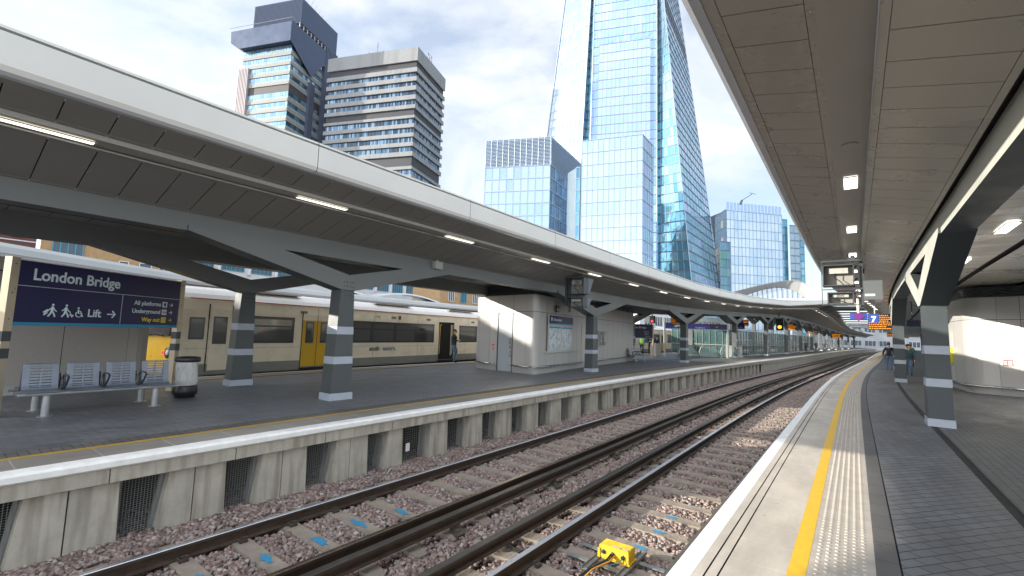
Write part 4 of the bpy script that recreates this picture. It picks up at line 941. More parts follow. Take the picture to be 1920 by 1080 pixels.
# ------------------------------------------------------------------ train
mCream = M('cream_train_paint', (.80, .72, .56), .3, noise=(1.6, .07)); mTRoof = M('white_train_roof', (.75, .73, .70), .35, noise=(1, .06)); mTDark = M('train_window_band', (.03, .031, .033), .2, spec=.6)
mSkirt = M('train_grey_skirt', (.22, .22, .19), .45, noise=(2, .12)); mTY = M('train_yellow_door', (.62, .36, .01), .35, noise=(2, .05)); mOr = M('orange_line', (.45, .10, .02), .4); mUnder = M('underframe_black', (.015, .014, .013), .7)
mWinGl = M('train_window_glass', (.10, .105, .10), .05, .5)
mYFront = M('yellow_cab_front', (.72, .42, .01), .35, noise=(3, .08))
def tcar(name, label, s0, d0, s1, d1, cab, doors, wins, flip=False):
    """car body from (s0,d0) to (s1,d1), measured on the side that faces the platform"""
    A = W(s0, d0, 0); E = W(s1, d1, 0); t = (E-A).normalized(); n = Vector((-t.y, t.x, 0)); L = (E-A).length
    Fm_ = Matrix((t, n, Vector((0, 0, 1)))).transposed().to_4x4(); Fm_.translation = A
    r = root(name, A, label, 'train')
    w_ = 2.75
    prof = [(.10, -.02), (.02, .32), (0, .8), (0, 1.6), (.02, 2.1), (.08, 2.42), (.10, 2.48), (.22, 2.62), (.48, 2.78), (.85, 2.88), (w_/2, 2.92)]
    full = prof + [(w_-y, z) for y, z in prof[-2::-1]]
    xs = [.0, L] if not cab else [.0, .35, L]
    b = B(); rings = []
    def ring(x, k): 
        return [Fm_ @ Vector((x + (k and (.22*max(0, (z-1.1))/1.8)), w_/2+(y-w_/2)*(1 if not k else .97), z)) for y, z in full]
    R0 = ring(0, cab); R1 = ring(.5, False); R2 = ring(L, False)
    m_ = len(full)
    def mi(i):
        z = (full[i][1]+full[i+1][1])/2
        return 2 if z < .32 else (0 if z < 2.5 else 1)
    for Ra, Rb in ((R0, R1), (R1, R2)):
        for i in range(m_-1): b.face([Ra[i], Rb[i], Rb[i+1], Ra[i+1]][::-1], mi(i))
    b.face(R0[::-1] if True else R0, 3 if cab else 0); b.face(R2, 0)
    b.obj('car_body', [mCream, mTRoof, mSkirt, mYFront], r)
    X = lambda x, y, z: Fm_ @ Vector((x, y, z))
    def panel(x0, x1, z0, z1, y, mat, nm, par=None, th=.02):
        bb = B(); bb.box(((x0+x1)/2, y+th/2, (z0+z1)/2), (x1-x0, th, z1-z0), Fm_); o = bb.obj(nm, mat, r)
        if par: o.parent = par
        return o
    panel(.35 if cab else 0, L, 2.44, 2.475, .06, mOr, 'orange_line')
    x = 2.0
    while x < L: panel(x, x+.012, .36, 2.4, -.0035, mSkirt, 'body_seam', th=.004); x += 2.95
    panel(.3 if cab else 0, L, .86, .868, -.0035, mSkirt, 'body_seam', th=.004)
    panel(.3 if cab else 0, L, .02, .36, -.004, mSkirt, 'grey_skirt', th=.05)
    for x0, x1 in wins:
        wb = panel(x0, x1, 1.02, 1.98, -.006, mTDark, 'window_band')
        nwin = max(1, int(round((x1-x0)/1.45))); ww = (x1-x0)/nwin
        for k in range(nwin):
            a = x0+k*ww+.1; c_ = x0+(k+1)*ww-.1
            panel(a, c_, 1.10, 1.60, -.009, mWinGl, 'window_pane', wb); panel(a, c_, 1.66, 1.88, -.009, mWinGl, 'vent_pane', wb)
    for x0, op in doors:
        if op:
            d_ = panel(x0, x0+1.3, .1, 2.12, -.008, M('open_doorway_dark', (.01, .01, .01), .9), 'open_doorway')
            for xx in (x0+.06, x0+1.16):
                bb = B(); bb.tube([X(xx, -.02, .4), X(xx, -.03, 1.9), X(xx+.1, -.02, 2.0)], .018, 6); o = bb.obj('grab_pole', mTY, r); o.parent = d_
            panel(x0+1.0, x0+1.12, .3, 2.0, -.02, mSteelLight, 'door_edge', d_)
        else:
            for k in (0, 1):
                a = x0+k*.66; dl = panel(a, a+.64, .12, 1.9, -.012, mTY, 'door_leaf')
                panel(a, a+.64, 1.9, 2.12, -.012, mCream, 'door_top', dl); panel(a+.14, a+.5, 1.02, 1.86, -.016, mTDark, 'door_window', dl); panel(a+.19, a+.45, 1.12, 1.8, -.018, mWinGl, 'glass', dl)
            panel(x0-.03, x0, .08, 2.2, -.012, mUnder, 'door_seal'); panel(x0+.64, x0+.66, .1, 2.12, -.014, mUnder, 'door_seal'); panel(x0+1.3, x0+1.33, .08, 2.2, -.012, mUnder, 'door_seal')
        panel(x0-.05, x0+1.35, .0, .08, -.05, mUnder, 'door_step')
    for x in [4.2, 9.0, 11.5, 15.5]: panel(x, x+.28, 2.16, 2.26, .012, mSkirt, 'vent')
    bb = B(); bb.box((L/2, w_/2, -.45), (L*.98, 2.2, .8), Fm_); bb.obj('underframe', mUnder, r)
    for x in (3.2, 9.5, 15):
        bb = B(); bb.box((x, .62, 2.84), (2.4, .5, .02), Fm_); bb.obj('roof_vent', M('roof_vent_grey', (.62, .60, .57), .5), r)
    return r, Fm_, L, panel, X
tr, FT, LT, tp, TX = tcar('passenger_train', 'cream passenger train with yellow doors standing at the far side of the left platform', -9.35, 15.55, 10.6, 17.9, True,
      [(4.3, False), (12.5, True)], [(2.05, 3.95), (6.35, 12.1), (14.3, 19.2)])
# cab side: door, window
cw = tp(.36, .80, 1.15, 1.85, -.008, mTDark, 'cab_window'); tp(.40, .76, 1.2, 1.8, -.012, mWinGl, 'glass', cw)
cd = tp(.98, 1.6, .15, 2.15, -.006, mCream, 'cab_door'); tp(1.06, 1.5, 1.0, 1.9, -.010, mTDark, 'window', cd); tp(1.1, 1.46, 1.4, 1.85, -.013, mWinGl, 'glass', cd)
tp(.90, .93, .1, 2.3, -.008, mUnder, 'door_seal'); tp(1.64, 1.66, .1, 2.3, -.008, mUnder, 'door_seal')
# cab front
bF = FT
b = B(); b.box((.055+.03, 1.375, 1.62), (.06, 2.2, .78), bF @ Matrix.Rotation(.12, 4, 'Y') @ Matrix.Translation((-.27, 0, 0))); b.obj('windscreen', mTDark, tr)
for y in (.35, 2.4):
    b = B(); b.lathe((0, 0, 0), [(.17, 0), (.17, .03), (.14, .045)], 18, mat=bF @ Matrix.Translation((.0, y, .72)) @ Matrix.Rotation(-pi/2, 4, 'Y')); hl = b.obj('headlight_cluster', mTDark, tr)
    b = B(); b.lathe((0, 0, 0), [(.085, 0), (.08, .02), (.05, .03)], 16, mat=bF @ Matrix.Translation((-.045, y+(.05 if y < 1 else -.05)*-1, .74)) @ Matrix.Rotation(-pi/2, 4, 'Y')); o = b.obj('lamp_lens', M('lamp_lens_clear', (.75, .75, .75), .1), tr); o.parent = hl
    b = B(); b.lathe((0, 0, 0), [(.06, 0), (.055, .02), (.03, .03)], 14, mat=bF @ Matrix.Translation((-.045, y+(.22 if y < 1 else -.22), .72)) @ Matrix.Rotation(-pi/2, 4, 'Y')); o = b.obj('tail_lamp', M('red_lens', (.7, .02, .03), .2, emit=((1, .02, .05), 1.2) if y < 1 else None), tr); o.parent = hl
b = B()
for y0, y1 in ((.5, 1.2), (1.3, 1.9)):
    b.tube([bF @ Vector((-.03, y0, 1.3)), bF @ Vector((-.03, (y0+y1)/2, 1.52)), bF @ Vector((-.01, y1, 1.36))], .022, 6); b.tube([bF @ Vector((-.03, y0+.2, 1.26)), bF @ Vector((-.03, y1, 1.30))], .05, 6)
b.obj('wiper', mUnder, tr)
text('376 006', .19, facing(bF @ Vector((-.012, 2.55, 1.16)), -(bF.to_3x3() @ Vector((0, 1, 0)))), mUnder, tr, name='unit_number')
Fl = facing(FT @ Vector((7.7, -.012, .66)), FT.to_3x3() @ Vector((1, 0, 0)))
text('south', .30, Fl, M('logo_black', (.03, .025, .025), .5), tr, name='operator_name', bold=.006, xs=.86)
text('eastern.', .30, Fl @ Matrix.Translation((.80, 0, 0)), M('logo_grey_blue', (.16, .18, .27), .5), tr, name='operator_name', bold=.006, xs=.86)
text('61106', .12, facing(FT @ Vector((7.95, -.002, 2.17)), FT.to_3x3() @ Vector((1, 0, 0))), M('logo_black', (0, 0, 0)), tr, name='car_number')
b = B(); b.box((9.5, .0, 2.22), (.16, .02, .18), FT); b.obj('orange_car_symbol', M('orange_symbol', (.35, .13, .03), .4), tr)
b = B(); b.box((9.5, -.011, 2.22), (.09, .006, .1), FT); b.obj('dark_symbol_mark', mUnder, tr)
tr2, *_rest = tcar('passenger_train', 'second cream train carriage visible beyond the end of the long kiosk', 11.0, 17.95, 30.8, 17.9, False, [(5, False), (12.5, False)], [(.7, 4.6), (6.8, 12.1), (14.3, 19.2)])
tr3, *_rest = tcar('passenger_train', 'farthest cream train carriage seen behind the glass escalator screens', 31.2, 17.9, 51, 17.7, False, [(5, False), (12.5, False)], [(.7, 4.6), (6.8, 12.1), (14.3, 19.2)])

# ------------------------------------------------------------------ grey canopy beyond the train
PB = [(-34, 18), (-24, 23.5), (-12, 30.5), (-3, 37), (6, 40), (20, 41.5), (40, 42), (90, 42)]
def gd(s): return float(np.interp(s, [p[0] for p in PB], [p[1] for p in PB]))
gc = root('platform_canopy', W(0, 39, 0), 'pale grey curved canopy edge beyond the train at left', 'platform canopy')
S2 = rng_s(-30, 90, 2)
for nm, pf, mt in (('fascia', lambda s: [(gd(s)+.2, 4.47), (gd(s)-.02, 4.5), (gd(s)-.1, 4.62), (gd(s)+.1, 4.95), (gd(s)+.5, 5.16), (gd(s)+2, 5.25)], M('grey_canopy_metal', (.36, .37, .36), .4, noise=(.4, .05))),
                   ('lip', lambda s: [(gd(s)+.2, 4.46), (gd(s)-.05, 4.47), (gd(s)-.12, 4.58)], mLip), ('soffit', lambda s: [(gd(s)+.2, 4.45), (gd(s)+6, 4.2)], mPanelL), ('roof_sheet', lambda s: [(gd(s)+2, 5.25), (gd(s)+8, 5.2)], mRoof)):
    b = B(); b.sweep(pf, S2); b.obj(nm, mt, gc)
for s in range(-26, 90, 8):
    b = B(); b.box((0, 0, 1.6), (.4, .4, 5.6), frame(s, gd(s)+4, 0)); b.obj('column', mSteel, gc)
b = B(); b.sweep(lambda s: [(gd(s)+1.5, -1.1), (gd(s)+1.5, 0), (gd(s)+8, 0)], S2); struct(b, 'distant_platform', mSlabL)
# low white arched roofs just above the grey canopy
for i, s in enumerate((9, 20)):
    b = B(); n = 14
    for k in range(n):
        x0, x1 = -5+10*k/n, -5+10*(k+1)/n; z = lambda x: 5.2+.75*cos(x/5*pi/2)
        for y0, z0, y1, z1 in ((0, 0, 0, -.16), (0, 0, 3, .1)):
            b.face([W(s+x0, gd(s)+1.2+y0, z(x0)+z0), W(s+x1, gd(s)+1.2+y0, z(x1)+z0), W(s+x1, gd(s)+1.2+y1, z(x1)+z1), W(s+x0, gd(s)+1.2+y1, z(x0)+z1)])
    one(b, 'arched_roof_edge', mLip, ['low white arched roof rib above the grey canopy, left of two', 'low white arched roof rib above the grey canopy, right of two'][i], 'roof rib')
# ------------------------------------------------------------------ towers
def azv(a): return Vector((sin(radians(a)), cos(radians(a)), 0))
def gl_mat(name, col, metal=.55, rough=.1, nz=.10):
    m = M(name, col, rough, metal); t = m.node_tree; b = t.nodes["Principled BSDF"]
    c = t.nodes.new("ShaderNodeTexCoord"); n2 = t.nodes.new("ShaderNodeTexNoise"); n2.inputs['Scale'].default_value = .12; n2.inputs['Detail'].default_value = 3
    t.links.new(c.outputs['Object'], n2.inputs[0]); bp = t.nodes.new("ShaderNodeBump"); bp.inputs['Strength'].default_value = nz; bp.inputs['Distance'].default_value = 2
    t.links.new(n2.outputs[0], bp.inputs['Height']); t.links.new(bp.outputs[0], b.inputs['Normal'])
    return m
GB = [gl_mat('glass_pale_blue_%d' % i, c) for i, c in enumerate([(.38, .48, .62), (.35, .46, .61), (.41, .50, .63), (.32, .43, .59)])]
GV = [gl_mat('glass_violet_blue_%d' % i, c) for i, c in enumerate([(.30, .44, .66), (.28, .42, .64), (.33, .47, .67), (.25, .39, .62)])]
GT = [gl_mat('glass_teal_%d' % i, c, .6) for i, c in enumerate([(.17, .38, .48), (.13, .32, .43), (.26, .46, .55), (.10, .27, .37), (.20, .41, .52)])]
GW = [gl_mat('glass_white_%d' % i, c, .35, .22) for i, c in enumerate([(.30, .375, .43), (.275, .35, .41), (.33, .40, .45), (.25, .33, .395)])]
GD = [gl_mat('glass_dark_%d' % i, c, .5, .12) for i, c in enumerate([(.06, .13, .18), (.04, .10, .15), (.09, .18, .24), (.12, .24, .32)])]
mMul = M('grey_mullion', (.30, .36, .44), .4, .4); mMulD = M('dark_floor_line', (.10, .14, .18), .5, .2); mMulP = M('plum_floor_line', (.26, .22, .34), .5, .2)
def lerp(a, b_, t): return a+(b_-a)*t
def gfac(par, q, nf, nb, mats, mh, mv, th=.35, tv=.14, dep=.15, name='glass_facade', sub=1, dark_rows=(), partial=None):
    """q: bottom-left, bottom-right, top-right, top-left of one glazed face, seen from outside"""
    P = [Vector(p) for p in q]; nrm = (P[1]-P[0]).cross(P[3]-P[0]).normalized()
    pt = lambda u, v: lerp(lerp(P[0], P[1], u), lerp(P[3], P[2], u), v)
    b = B(); nm = len(mats)
    for j in range(nf):
        rowm = random.randrange(nm)
        for i in range(nb):
            mi = rowm if random.random() < .55 else random.randrange(nm)
            if j in dark_rows: mi = nm
            jt = nrm*random.uniform(-.02, .02)
            b.face([pt(i/nb, j/nf)+jt, pt((i+1)/nb, j/nf), pt((i+1)/nb, (j+1)/nf)+jt, pt(i/nb, (j+1)/nf)], mi)
    o = b.obj(name, list(mats)+[M('dark_plant_louvre', (.03, .035, .05), .6)], par)
    b = B(); up = (P[3]-P[0]).normalized()
    for j in range(nf+1):
        a, c_ = pt(0, j/nf), pt(1, j/nf); h = up*th/2; d_ = nrm*dep
        b.hexa([a-h, c_-h, c_-h+d_, a-h+d_, a+h, c_+h, c_+h+d_, a+h+d_])
    fl = b.obj('floor_line', mh, par); fl.parent = o
    b = B(); rt = (P[1]-P[0]).normalized()
    for i in range(nb+1):
        a, c_ = pt(i/nb, 0), pt(i/nb, 1); h = rt*tv/2; d_ = nrm*(dep*.8)
        b.hexa([a-h, a+h, a+h+d_, a-h+d_, c_-h, c_+h, c_+h+d_, c_-h+d_])
    ml = b.obj('mullions', mv, par); ml.parent = o
    return o
def cap(par, pts, mat, name='roof'):
    b = B(); b.face([Vector(p) for p in pts]); return b.obj(name, mat, par)

# -- tall pointed glass tower: facets from a lower to an upper ring, extended down and up
def ext(p, q, z): t = (z-p[2])/(q[2]-p[2]); return Vector(p)+(Vector(q)-Vector(p))*t
SH = [((14.0, 199.5, 92.3), (20.6, 198.9, 157.2)), ((27.8, 188.0, 78.1), (30.7, 187.5, 148.6)), ((29.5, 189.6, 78.9), (31.4, 189.0, 149.9)), ((31.3, 186.4, 84.6), (32.2, 186.2, 147.7)),
      ((57.3, 179.1, 80.7), (57.2, 179.1, 143.0)), ((60.2, 186.5, 84.0), (60.5, 186.4, 148.8)), ((57.4, 181.1, 21.1), (58.7, 180.7, 144.3)), ((68.8, 172.8, 20.7), (59.2, 176.3, 140.9)), ((96.3, 208.9, 24.6), (79.6, 215.8, 172.3))]
sh = root('glass_skyscraper', (55, 195, -1), 'very tall tapering glass skyscraper rising out of the top of the photo', 'skyscraper')
lo = [ext(a, b_, 8) for a, b_ in SH]; hi = [ext(a, b_, 196) for a, b_ in SH]
def fac(i, j, mats, nb, mh=mMul, mv=mMul, **k): return gfac(sh, [lo[i], lo[j], hi[j], hi[i]], 48, nb, mats, mh, mv, name='glass_facet', **k)
fac(0, 1, GW, 9, mv=mMul, tv=.10, th=.2, dep=.1); fac(1, 2, GT, 2, mh=mMulD, dark_rows=(36, 37)); fac(2, 3, GT, 2, mh=mMulD, dark_rows=(36, 37))
fac(3, 4, GV, 17, mh=mMulP, tv=.10, th=.28, dep=.12); fac(4, 5, GT, 3, mh=mMulD, dark_rows=(36, 37)); fac(6, 7, GT, 6, mh=mMulD, mv=mMul, th=.4)
fac(7, 8, [GT[0], GT[2], GB[3], GT[4], GT[1]], 9, mh=mMulD, mv=mMul, th=.45, dark_rows=(33, 34))
bk = Vector((50, 245, 0)); 
b = B()
for a, c_ in ((8, 'b'), ('b', 0)):
    pl = lo[8] if a == 8 else Vector((40, 240, 8)); ph = hi[8] if a == 8 else Vector((50, 225, 196)); ql = Vector((40, 240, 8)) if c_ == 'b' else lo[0]; qh = Vector((50, 225, 196)) if c_ == 'b' else hi[0]
    b.face([pl, ql, qh, ph])
b.obj('rear_facet', GB[3], sh)
# inset pale screen on the central facet
nq = (hi[4]-lo[3]).cross(hi[3]-lo[3]).normalized(); pv = lambda u, z: lerp(ext(lo[3], hi[3], z), ext(lo[4], hi[4], z), u)
off = Vector((-.32, -.95, 0))*.5
gfac(sh, [pv(.10, 70)+off, pv(.90, 70)+off, pv(.90, 126)+off, pv(.10, 126)+off], 14, 12, [gl_mat('pale_screen_a', (.37, .49, .67), .5, .2), gl_mat('pale_screen_b', (.34, .46, .65), .5, .2)], mMulP, mMul, th=.28, tv=.1, dep=.1, name='pale_glass_screen')
# edge fins
for i in (0, 1, 3, 4, 7, 8):
    b = B(); d_ = Vector((-.3, -.95, 0))*.5; b.tube([lo[i]+d_*.4, hi[i]+d_*.4], .22, 5); b.obj('edge_fin', mMul, sh)

def block(name, label, B0, azL, wL, azR, wR, z0, z1, nf, matL, matR, nbL, nbR, mh=mMul, mv=mMul, cat='office block', **k):
    r = root(name, (B0[0], B0[1], -1), label, cat)
    Bv = Vector((B0[0], B0[1], 0)); L = Bv+azv(azL)*wL; R = Bv+azv(azR)*wR; K = L+azv(azR)*wR; U = lambda p, z: p+Vector((0, 0, z))
    gfac(r, [U(L, z0), U(Bv, z0), U(Bv, z1), U(L, z1)], nf, nbL, matL, mh, mv, **k)
    gfac(r, [U(Bv, z0), U(R, z0), U(R, z1), U(Bv, z1)], nf, nbR, matR, mh, mv, **k)
    b = B(); b.face([U(R, z0), U(K, z0), U(K, z1), U(R, z1)]); b.face([U(K, z0), U(L, z0), U(L, z1), U(K, z1)]); b.obj('rear_wall', mMulD, r)
    cap(r, [U(Bv, z1), U(R, z1), U(K, z1), U(L, z1)], mMulD); return r, Bv, L, R, U
g1, Bv, Lv, Rv, U = block('glass_office_block', 'glass office block with louvred top rows at the left foot of the skyscraper', (11.6, 149.5), -77, 22.9, 30, 28, 2, 58.6, 13, GB, GD, 9, 14, mh=mMul)
for (p, q, mt, nb) in ((Lv, Bv, 'L', 22), (Bv, Rv, 'R', 26)):
    b = B(); nrm = (q-p).normalized().cross(Vector((0, 0, 1)))
    for k in range(20):
        z = 58.9+k*.49; d_ = nrm*.25; b.hexa([U(p, z), U(q, z), U(q, z)+d_, U(p, z)+d_, U(p, z+.22), U(q, z+.22), U(q, z+.22)+d_, U(p, z+.22)+d_])
    b.obj('louvres', M('louvre_grey_blue', (.30, .37, .46), .4, .3), g1)
    b = B(); b.face([U(p, 58.6)-nrm*.3, U(q, 58.6)-nrm*.3, U(q, 68.3)-nrm*.3, U(p, 68.3)-nrm*.3]); b.obj('plant_screen', M('plant_screen_dark', (.09, .13, .19), .6), g1)
    b = B()
    for i in range(nb//2+1):
        a = lerp(p, q, i/(nb//2)); b.tube([U(a, 58.6)+nrm*.3, U(a, 68.4)+nrm*.3], .045, 4)
    b.obj('mullions', mMul, g1)
g2, Bv, Lv, Rv, U = block('glass_office_block', 'tall pale glass block directly in front of the skyscraper', (38.6, 134.6), -70, 18.7, 35, 10.3, 2, 63.5, 15, [GB[2], GB[0], gl_mat('glass_milky', (.43, .52, .64), .6, .14), gl_mat('glass_milky_b', (.40, .50, .63), .7, .14)], GB[:1]+GT[2:3]+GB[3:], 11, 6, th=.2, tv=.12)
block('glass_office_block', 'narrow blue glass link between the louvred block and the pale block', (20.6, 141.5), -77, 1.2, -20, 6, 2, 55, 14, GT, GB, 1, 4)
P5 = Vector((98.9, 207.6, 0)); R5 = P5+azv(79)*29.7
nb_, Bv, Lv, Rv, U = block('glass_office_tower', 'pale glass office tower with a comb-like roof edge at the right of the skyscraper', (R5.x, R5.y), 79-180, 29.7, -10, 22, 2, 61.5, 14, [gl_mat('tower_pale_%d' % i, c, .5, .18) for i, c in enumerate([(.50, .59, .68), (.46, .56, .66), (.54, .62, .69), (.43, .54, .65)])], GT, 15, 3, th=.25, tv=.12, cat='office tower')
b = B()
for i in range(16):
    a = lerp(Lv, Bv, i/16+.008); c_ = lerp(Lv, Bv, (i+1)/16-.012); b.hexa([U(a, 61.5), U(c_, 61.5), U(c_, 61.5)+azv(-10)*.2, U(a, 61.5)+azv(-10)*.2, U(a, 65.6), U(c_, 65.6), U(c_, 65.6)+azv(-10)*.2, U(a, 65.6)+azv(-10)*.2])
b.obj('roof_screen', GB[0], nb_)
for k_, (u0, u1, mt, off_) in enumerate(((.4, 4.2, GT, 1.5), (4.2, 9.5, GW, 0), (9.5, 13.5, GT, 1.5))):
    p = R5+azv(79)*u0-azv(-10)*(-off_); q = R5+azv(79)*u1-azv(-10)*(-off_); z1 = 60-k_*3
    gfac(nb_, [U(p, 2), U(q, 2), U(q, z1), U(p, z1)], 15, 2, mt, mMulD, mMul, th=.35)
p = P5-azv(79)*.2; q = P5+azv(-50)*5
gfac(nb_, [U(q, 2), U(p, 2), U(p, 62), U(q, 59)], 15, 4, [GW[0], GW[2], M('cream_panel', (.66, .62, .52), .5)], mMul, mMul)
q0 = Vector((94.5, 205, 0)); gfac(nb_, [U(q0, 2), U(q0+azv(79)*5.2, 2), U(q0+azv(79)*5.2, 46), U(q0, 46)], 11, 3, [GD[2], GD[3], gl_mat('green_glass', (.10, .24, .20), .5)], mMulD, mMul)
cr_ = root('roof_crane', U(lerp(Lv, Bv, .35), 65), 'small window-cleaning crane arm on the roof of the right glass tower', 'roof crane')
b = B(); b.tube([U(lerp(Lv, Bv, .25), 65), U(lerp(Lv, Bv, .28), 67)], .5, 6); b.tube([U(lerp(Lv, Bv, .28), 67), U(lerp(Lv, Bv, .46), 70.5)], .16, 5); b.tube([U(lerp(Lv, Bv, .42), 71), U(lerp(Lv, Bv, .53), 70.6)], .12, 5); b.obj('jib', mMulD, cr_)

# -- concrete slab tower (centre left)
mTC = M_streak('tower_concrete', (.255, .26, .262), (.19, .19, .19), .85, scale=(.5, .5, .06)); mTB = M('tower_black_band', (.035, .036, .042), .6, noise=(.3, .1)); mTG = [gl_mat('tower_window_%d' % i, c, .35, .1) for i, c in enumerate([(.05, .09, .14), (.10, .18, .27), (.20, .31, .42), (.03, .05, .07)])]
def bandface(r, p, q, bands, win_h, nwin, zlow, ledge=.7):
    """concrete ledges and recessed strips of windows between two corners"""
    nrm = (q-p).normalized().cross(Vector((0, 0, 1))); U = lambda a, z: a+Vector((0, 0, z))
    for kind, z0, z1 in bands:
        if kind == 'w':
            b = B()
            for i in range(nwin):
                a = lerp(p, q, (i+.03)/nwin); c_ = lerp(p, q, (i+.97)/nwin); sub = 4
                for k in range(sub):
                    a2 = lerp(a, c_, k/sub+.015); c2 = lerp(a, c_, (k+1)/sub-.015); b.face([U(a2, z0+.1), U(c2, z0+.1), U(c2, z1-.1), U(a2, z1-.1)], random.randrange(4))
            b.obj('window_strip', mTG, r)
        elif kind == 'b':
            b = B(); b.face([U(p, z0), U(q, z0), U(q, z1), U(p, z1)]); b.obj('louvre_band', mTB, r)
        else:
            b = B(); d_ = nrm*ledge; e_ = (q-p).normalized()*ledge
            b.hexa([U(p, z0), U(q, z0), U(q, z0)+d_+e_, U(p, z0)+d_-e_, U(p, z1), U(q, z1), U(q, z1)+d_+e_, U(p, z1)+d_-e_]); b.obj('concrete_ledge' if kind == 'c' else 'parapet', mTC, r)
t2r = root('concrete_office_tower', (-46, 195, -1), 'grey concrete office tower with dark window strips and aerials on its roof', 'office tower')
B2 = Vector((-46.2, 194.6, 0)); L2 = B2+azv(-75)*45.6; R2 = B2+azv(18)*26.5; K2 = L2+azv(18)*26.5
bands = [('p', 122.0, 128.5), ('b', 118.9, 122.0)]
wz = [115.3, 111.3, 106.9, 102.7, None, 93.9, 89.5, 85.2, 80.9, None, 70.6]
tops = 118.9
for k, z in enumerate([115.5, 111.2, 106.9, 102.6]): bands += [('c', z+1.25, z+3.3-.0), ('w', z-1.25, z+1.25)]
bands += [('c', 99.6, 101.35), ('b', 96.4, 99.6), ('c', 95.15, 96.4)]
for k, z in enumerate([93.9, 89.5, 85.2, 80.9]): bands += [('w', z-1.25, z+1.25)] + ([('c', z+1.25, z+3.05)] if k else [])
bands += [('c', 77.6, 79.65), ('b', 73.0, 77.6), ('c', 71.6, 73.0)]
z = 70.3
while z > 20: bands += [('w', z-1.25, z+1.25), ('c', z-3.05, z-1.25)]; z -= 4.3
bandface(t2r, L2, B2, bands, 2.4, 14, 20); bandface(t2r, B2, R2, bands, 2.4, 9, 20)
b = B(); U = lambda a, z: a+Vector((0, 0, z)); ins = .25
for p, q in ((L2, B2), (B2, R2), (R2, K2), (K2, L2)):
    nn_ = (q-p).normalized().cross(Vector((0, 0, 1)))*-.3; b.face([U(p, 0)+nn_, U(q, 0)+nn_, U(q, 126)+nn_, U(p, 126)+nn_])
b.face([U(L2, 126), U(B2, 126), U(R2, 126), U(K2, 126)]); b.obj('core_wall', mTC, t2r)
for i in range(10):
    a = lerp(L2, B2, .42+i*.055)+azv(18)*random.uniform(2, 8); h = random.choice([2, 2.5, 3.5, 9 if i == 1 else 3]); b = B(); b.tube([U(a, 126), U(a, 128.5+h)], .09, 4)
    for k in range(3): b.tube([U(a, 128+h*.9-k*.5)-azv(-75)*.6, U(a, 128+h*.9-k*.5)+azv(-75)*.6], .05, 3)
    b.obj('aerial', mMulD, t2r)
b = B(); a = lerp(B2, R2, .35)
for u in (0, 4): b.tube([U(a+azv(18)*u, 127), U(a+azv(18)*u, 132)], .12, 4); b.tube([U(a+azv(18)*u, 132), U(a+azv(18)*(4-u), 128)], .1, 4)
b.tube([U(a, 132), U(a+azv(18)*4, 132)], .1, 4); b.obj('mast_frame', mMulD, t2r)

# -- dark-capped tower
t1r = root('dark_capped_tower', (-105, 199, -1), 'tall tower with a dark blue overhanging cap and striped glazed floors', 'tower')
B1 = Vector((-105.2, 198.9, 0)); L1 = B1+azv(-75)*27.3; R1 = B1+azv(15)*29.4; K1 = L1+azv(15)*29.4
mT1b = M('beige_ledge', (.25, .24, .22), .6, noise=(.4, .08)); mT1k = M('brown_black_band', (.055, .052, .055), .6)
GA = [gl_mat('pale_aqua_%d' % i, c, .6, .12) for i, c in enumerate([(.24, .36, .47), (.20, .32, .43), (.28, .39, .46), (.16, .28, .39)])]
GS = M('aqua_spandrel', (.28, .37, .38), .3, .2, noise=(.6, .12))
mNvy = M('dark_blue_cladding', (.055, .075, .125), .38, .35, noise=(.25, .12)); mNvyR = M('ribbed_blue_grey', (.10, .12, .17), .45, .3); mPink = M('ribbed_pink_grey', (.36, .32, .33), .5, .2)
def t1face(p, q, n, dark):
    U = lambda a, z: a+Vector((0, 0, z)); nrm = (q-p).normalized().cross(Vector((0, 0, 1)))
    z = 130.6; k = 0
    while z > 20:
        if k == 4:
            b = B(); b.face([U(p, z-3.6), U(q, z-3.6), U(q, z), U(p, z)]); b.obj('dark_band', mT1k, t1r); z -= 3.6; k += 1; continue
        h1, h2, h3 = 1.9, 1.35, 1.45
        b = B()
        for i in range(n):
            a = lerp(p, q, (i+.04)/n); c_ = lerp(p, q, (i+.96)/n); b.face([U(a, z-h1), U(c_, z-h1), U(c_, z), U(a, z)], random.randrange(4) if not dark or random.random() < .5 else 4)
        b.obj('window_strip', GA+[mTG[0]], t1r)
        b = B()
        for i in range(n): a = lerp(p, q, (i+.04)/n); c_ = lerp(p, q, (i+.96)/n); b.face([U(a, z-h1-h2), U(c_, z-h1-h2), U(c_, z-h1-.05), U(a, z-h1-.05)])
        b.obj('glass_spandrel', GS, t1r)
        b = B(); d_ = nrm*.3; z0, z1 = z-h1-h2-h3, z-h1-h2
        b.hexa([U(p, z0), U(q, z0), U(q, z0)+d_, U(p, z0)+d_, U(p, z1), U(q, z1), U(q, z1)+d_, U(p, z1)+d_]); b.obj('beige_ledge', mT1b, t1r)
        z -= h1+h2+h3; k += 1
t1face(L1, B1, 18, False); t1face(B1, R1, 18, True)
b = B()
for p, q in ((L1, B1), (B1, R1), (R1, K1), (K1, L1)):
    nn_ = (q-p).normalized().cross(Vector((0, 0, 1)))*-.15; b.face([U(p, 0)+nn_, U(q, 0)+nn_, U(q, 131)+nn_, U(p, 131)+nn_])
b.obj('core_wall', mMulD, t1r)
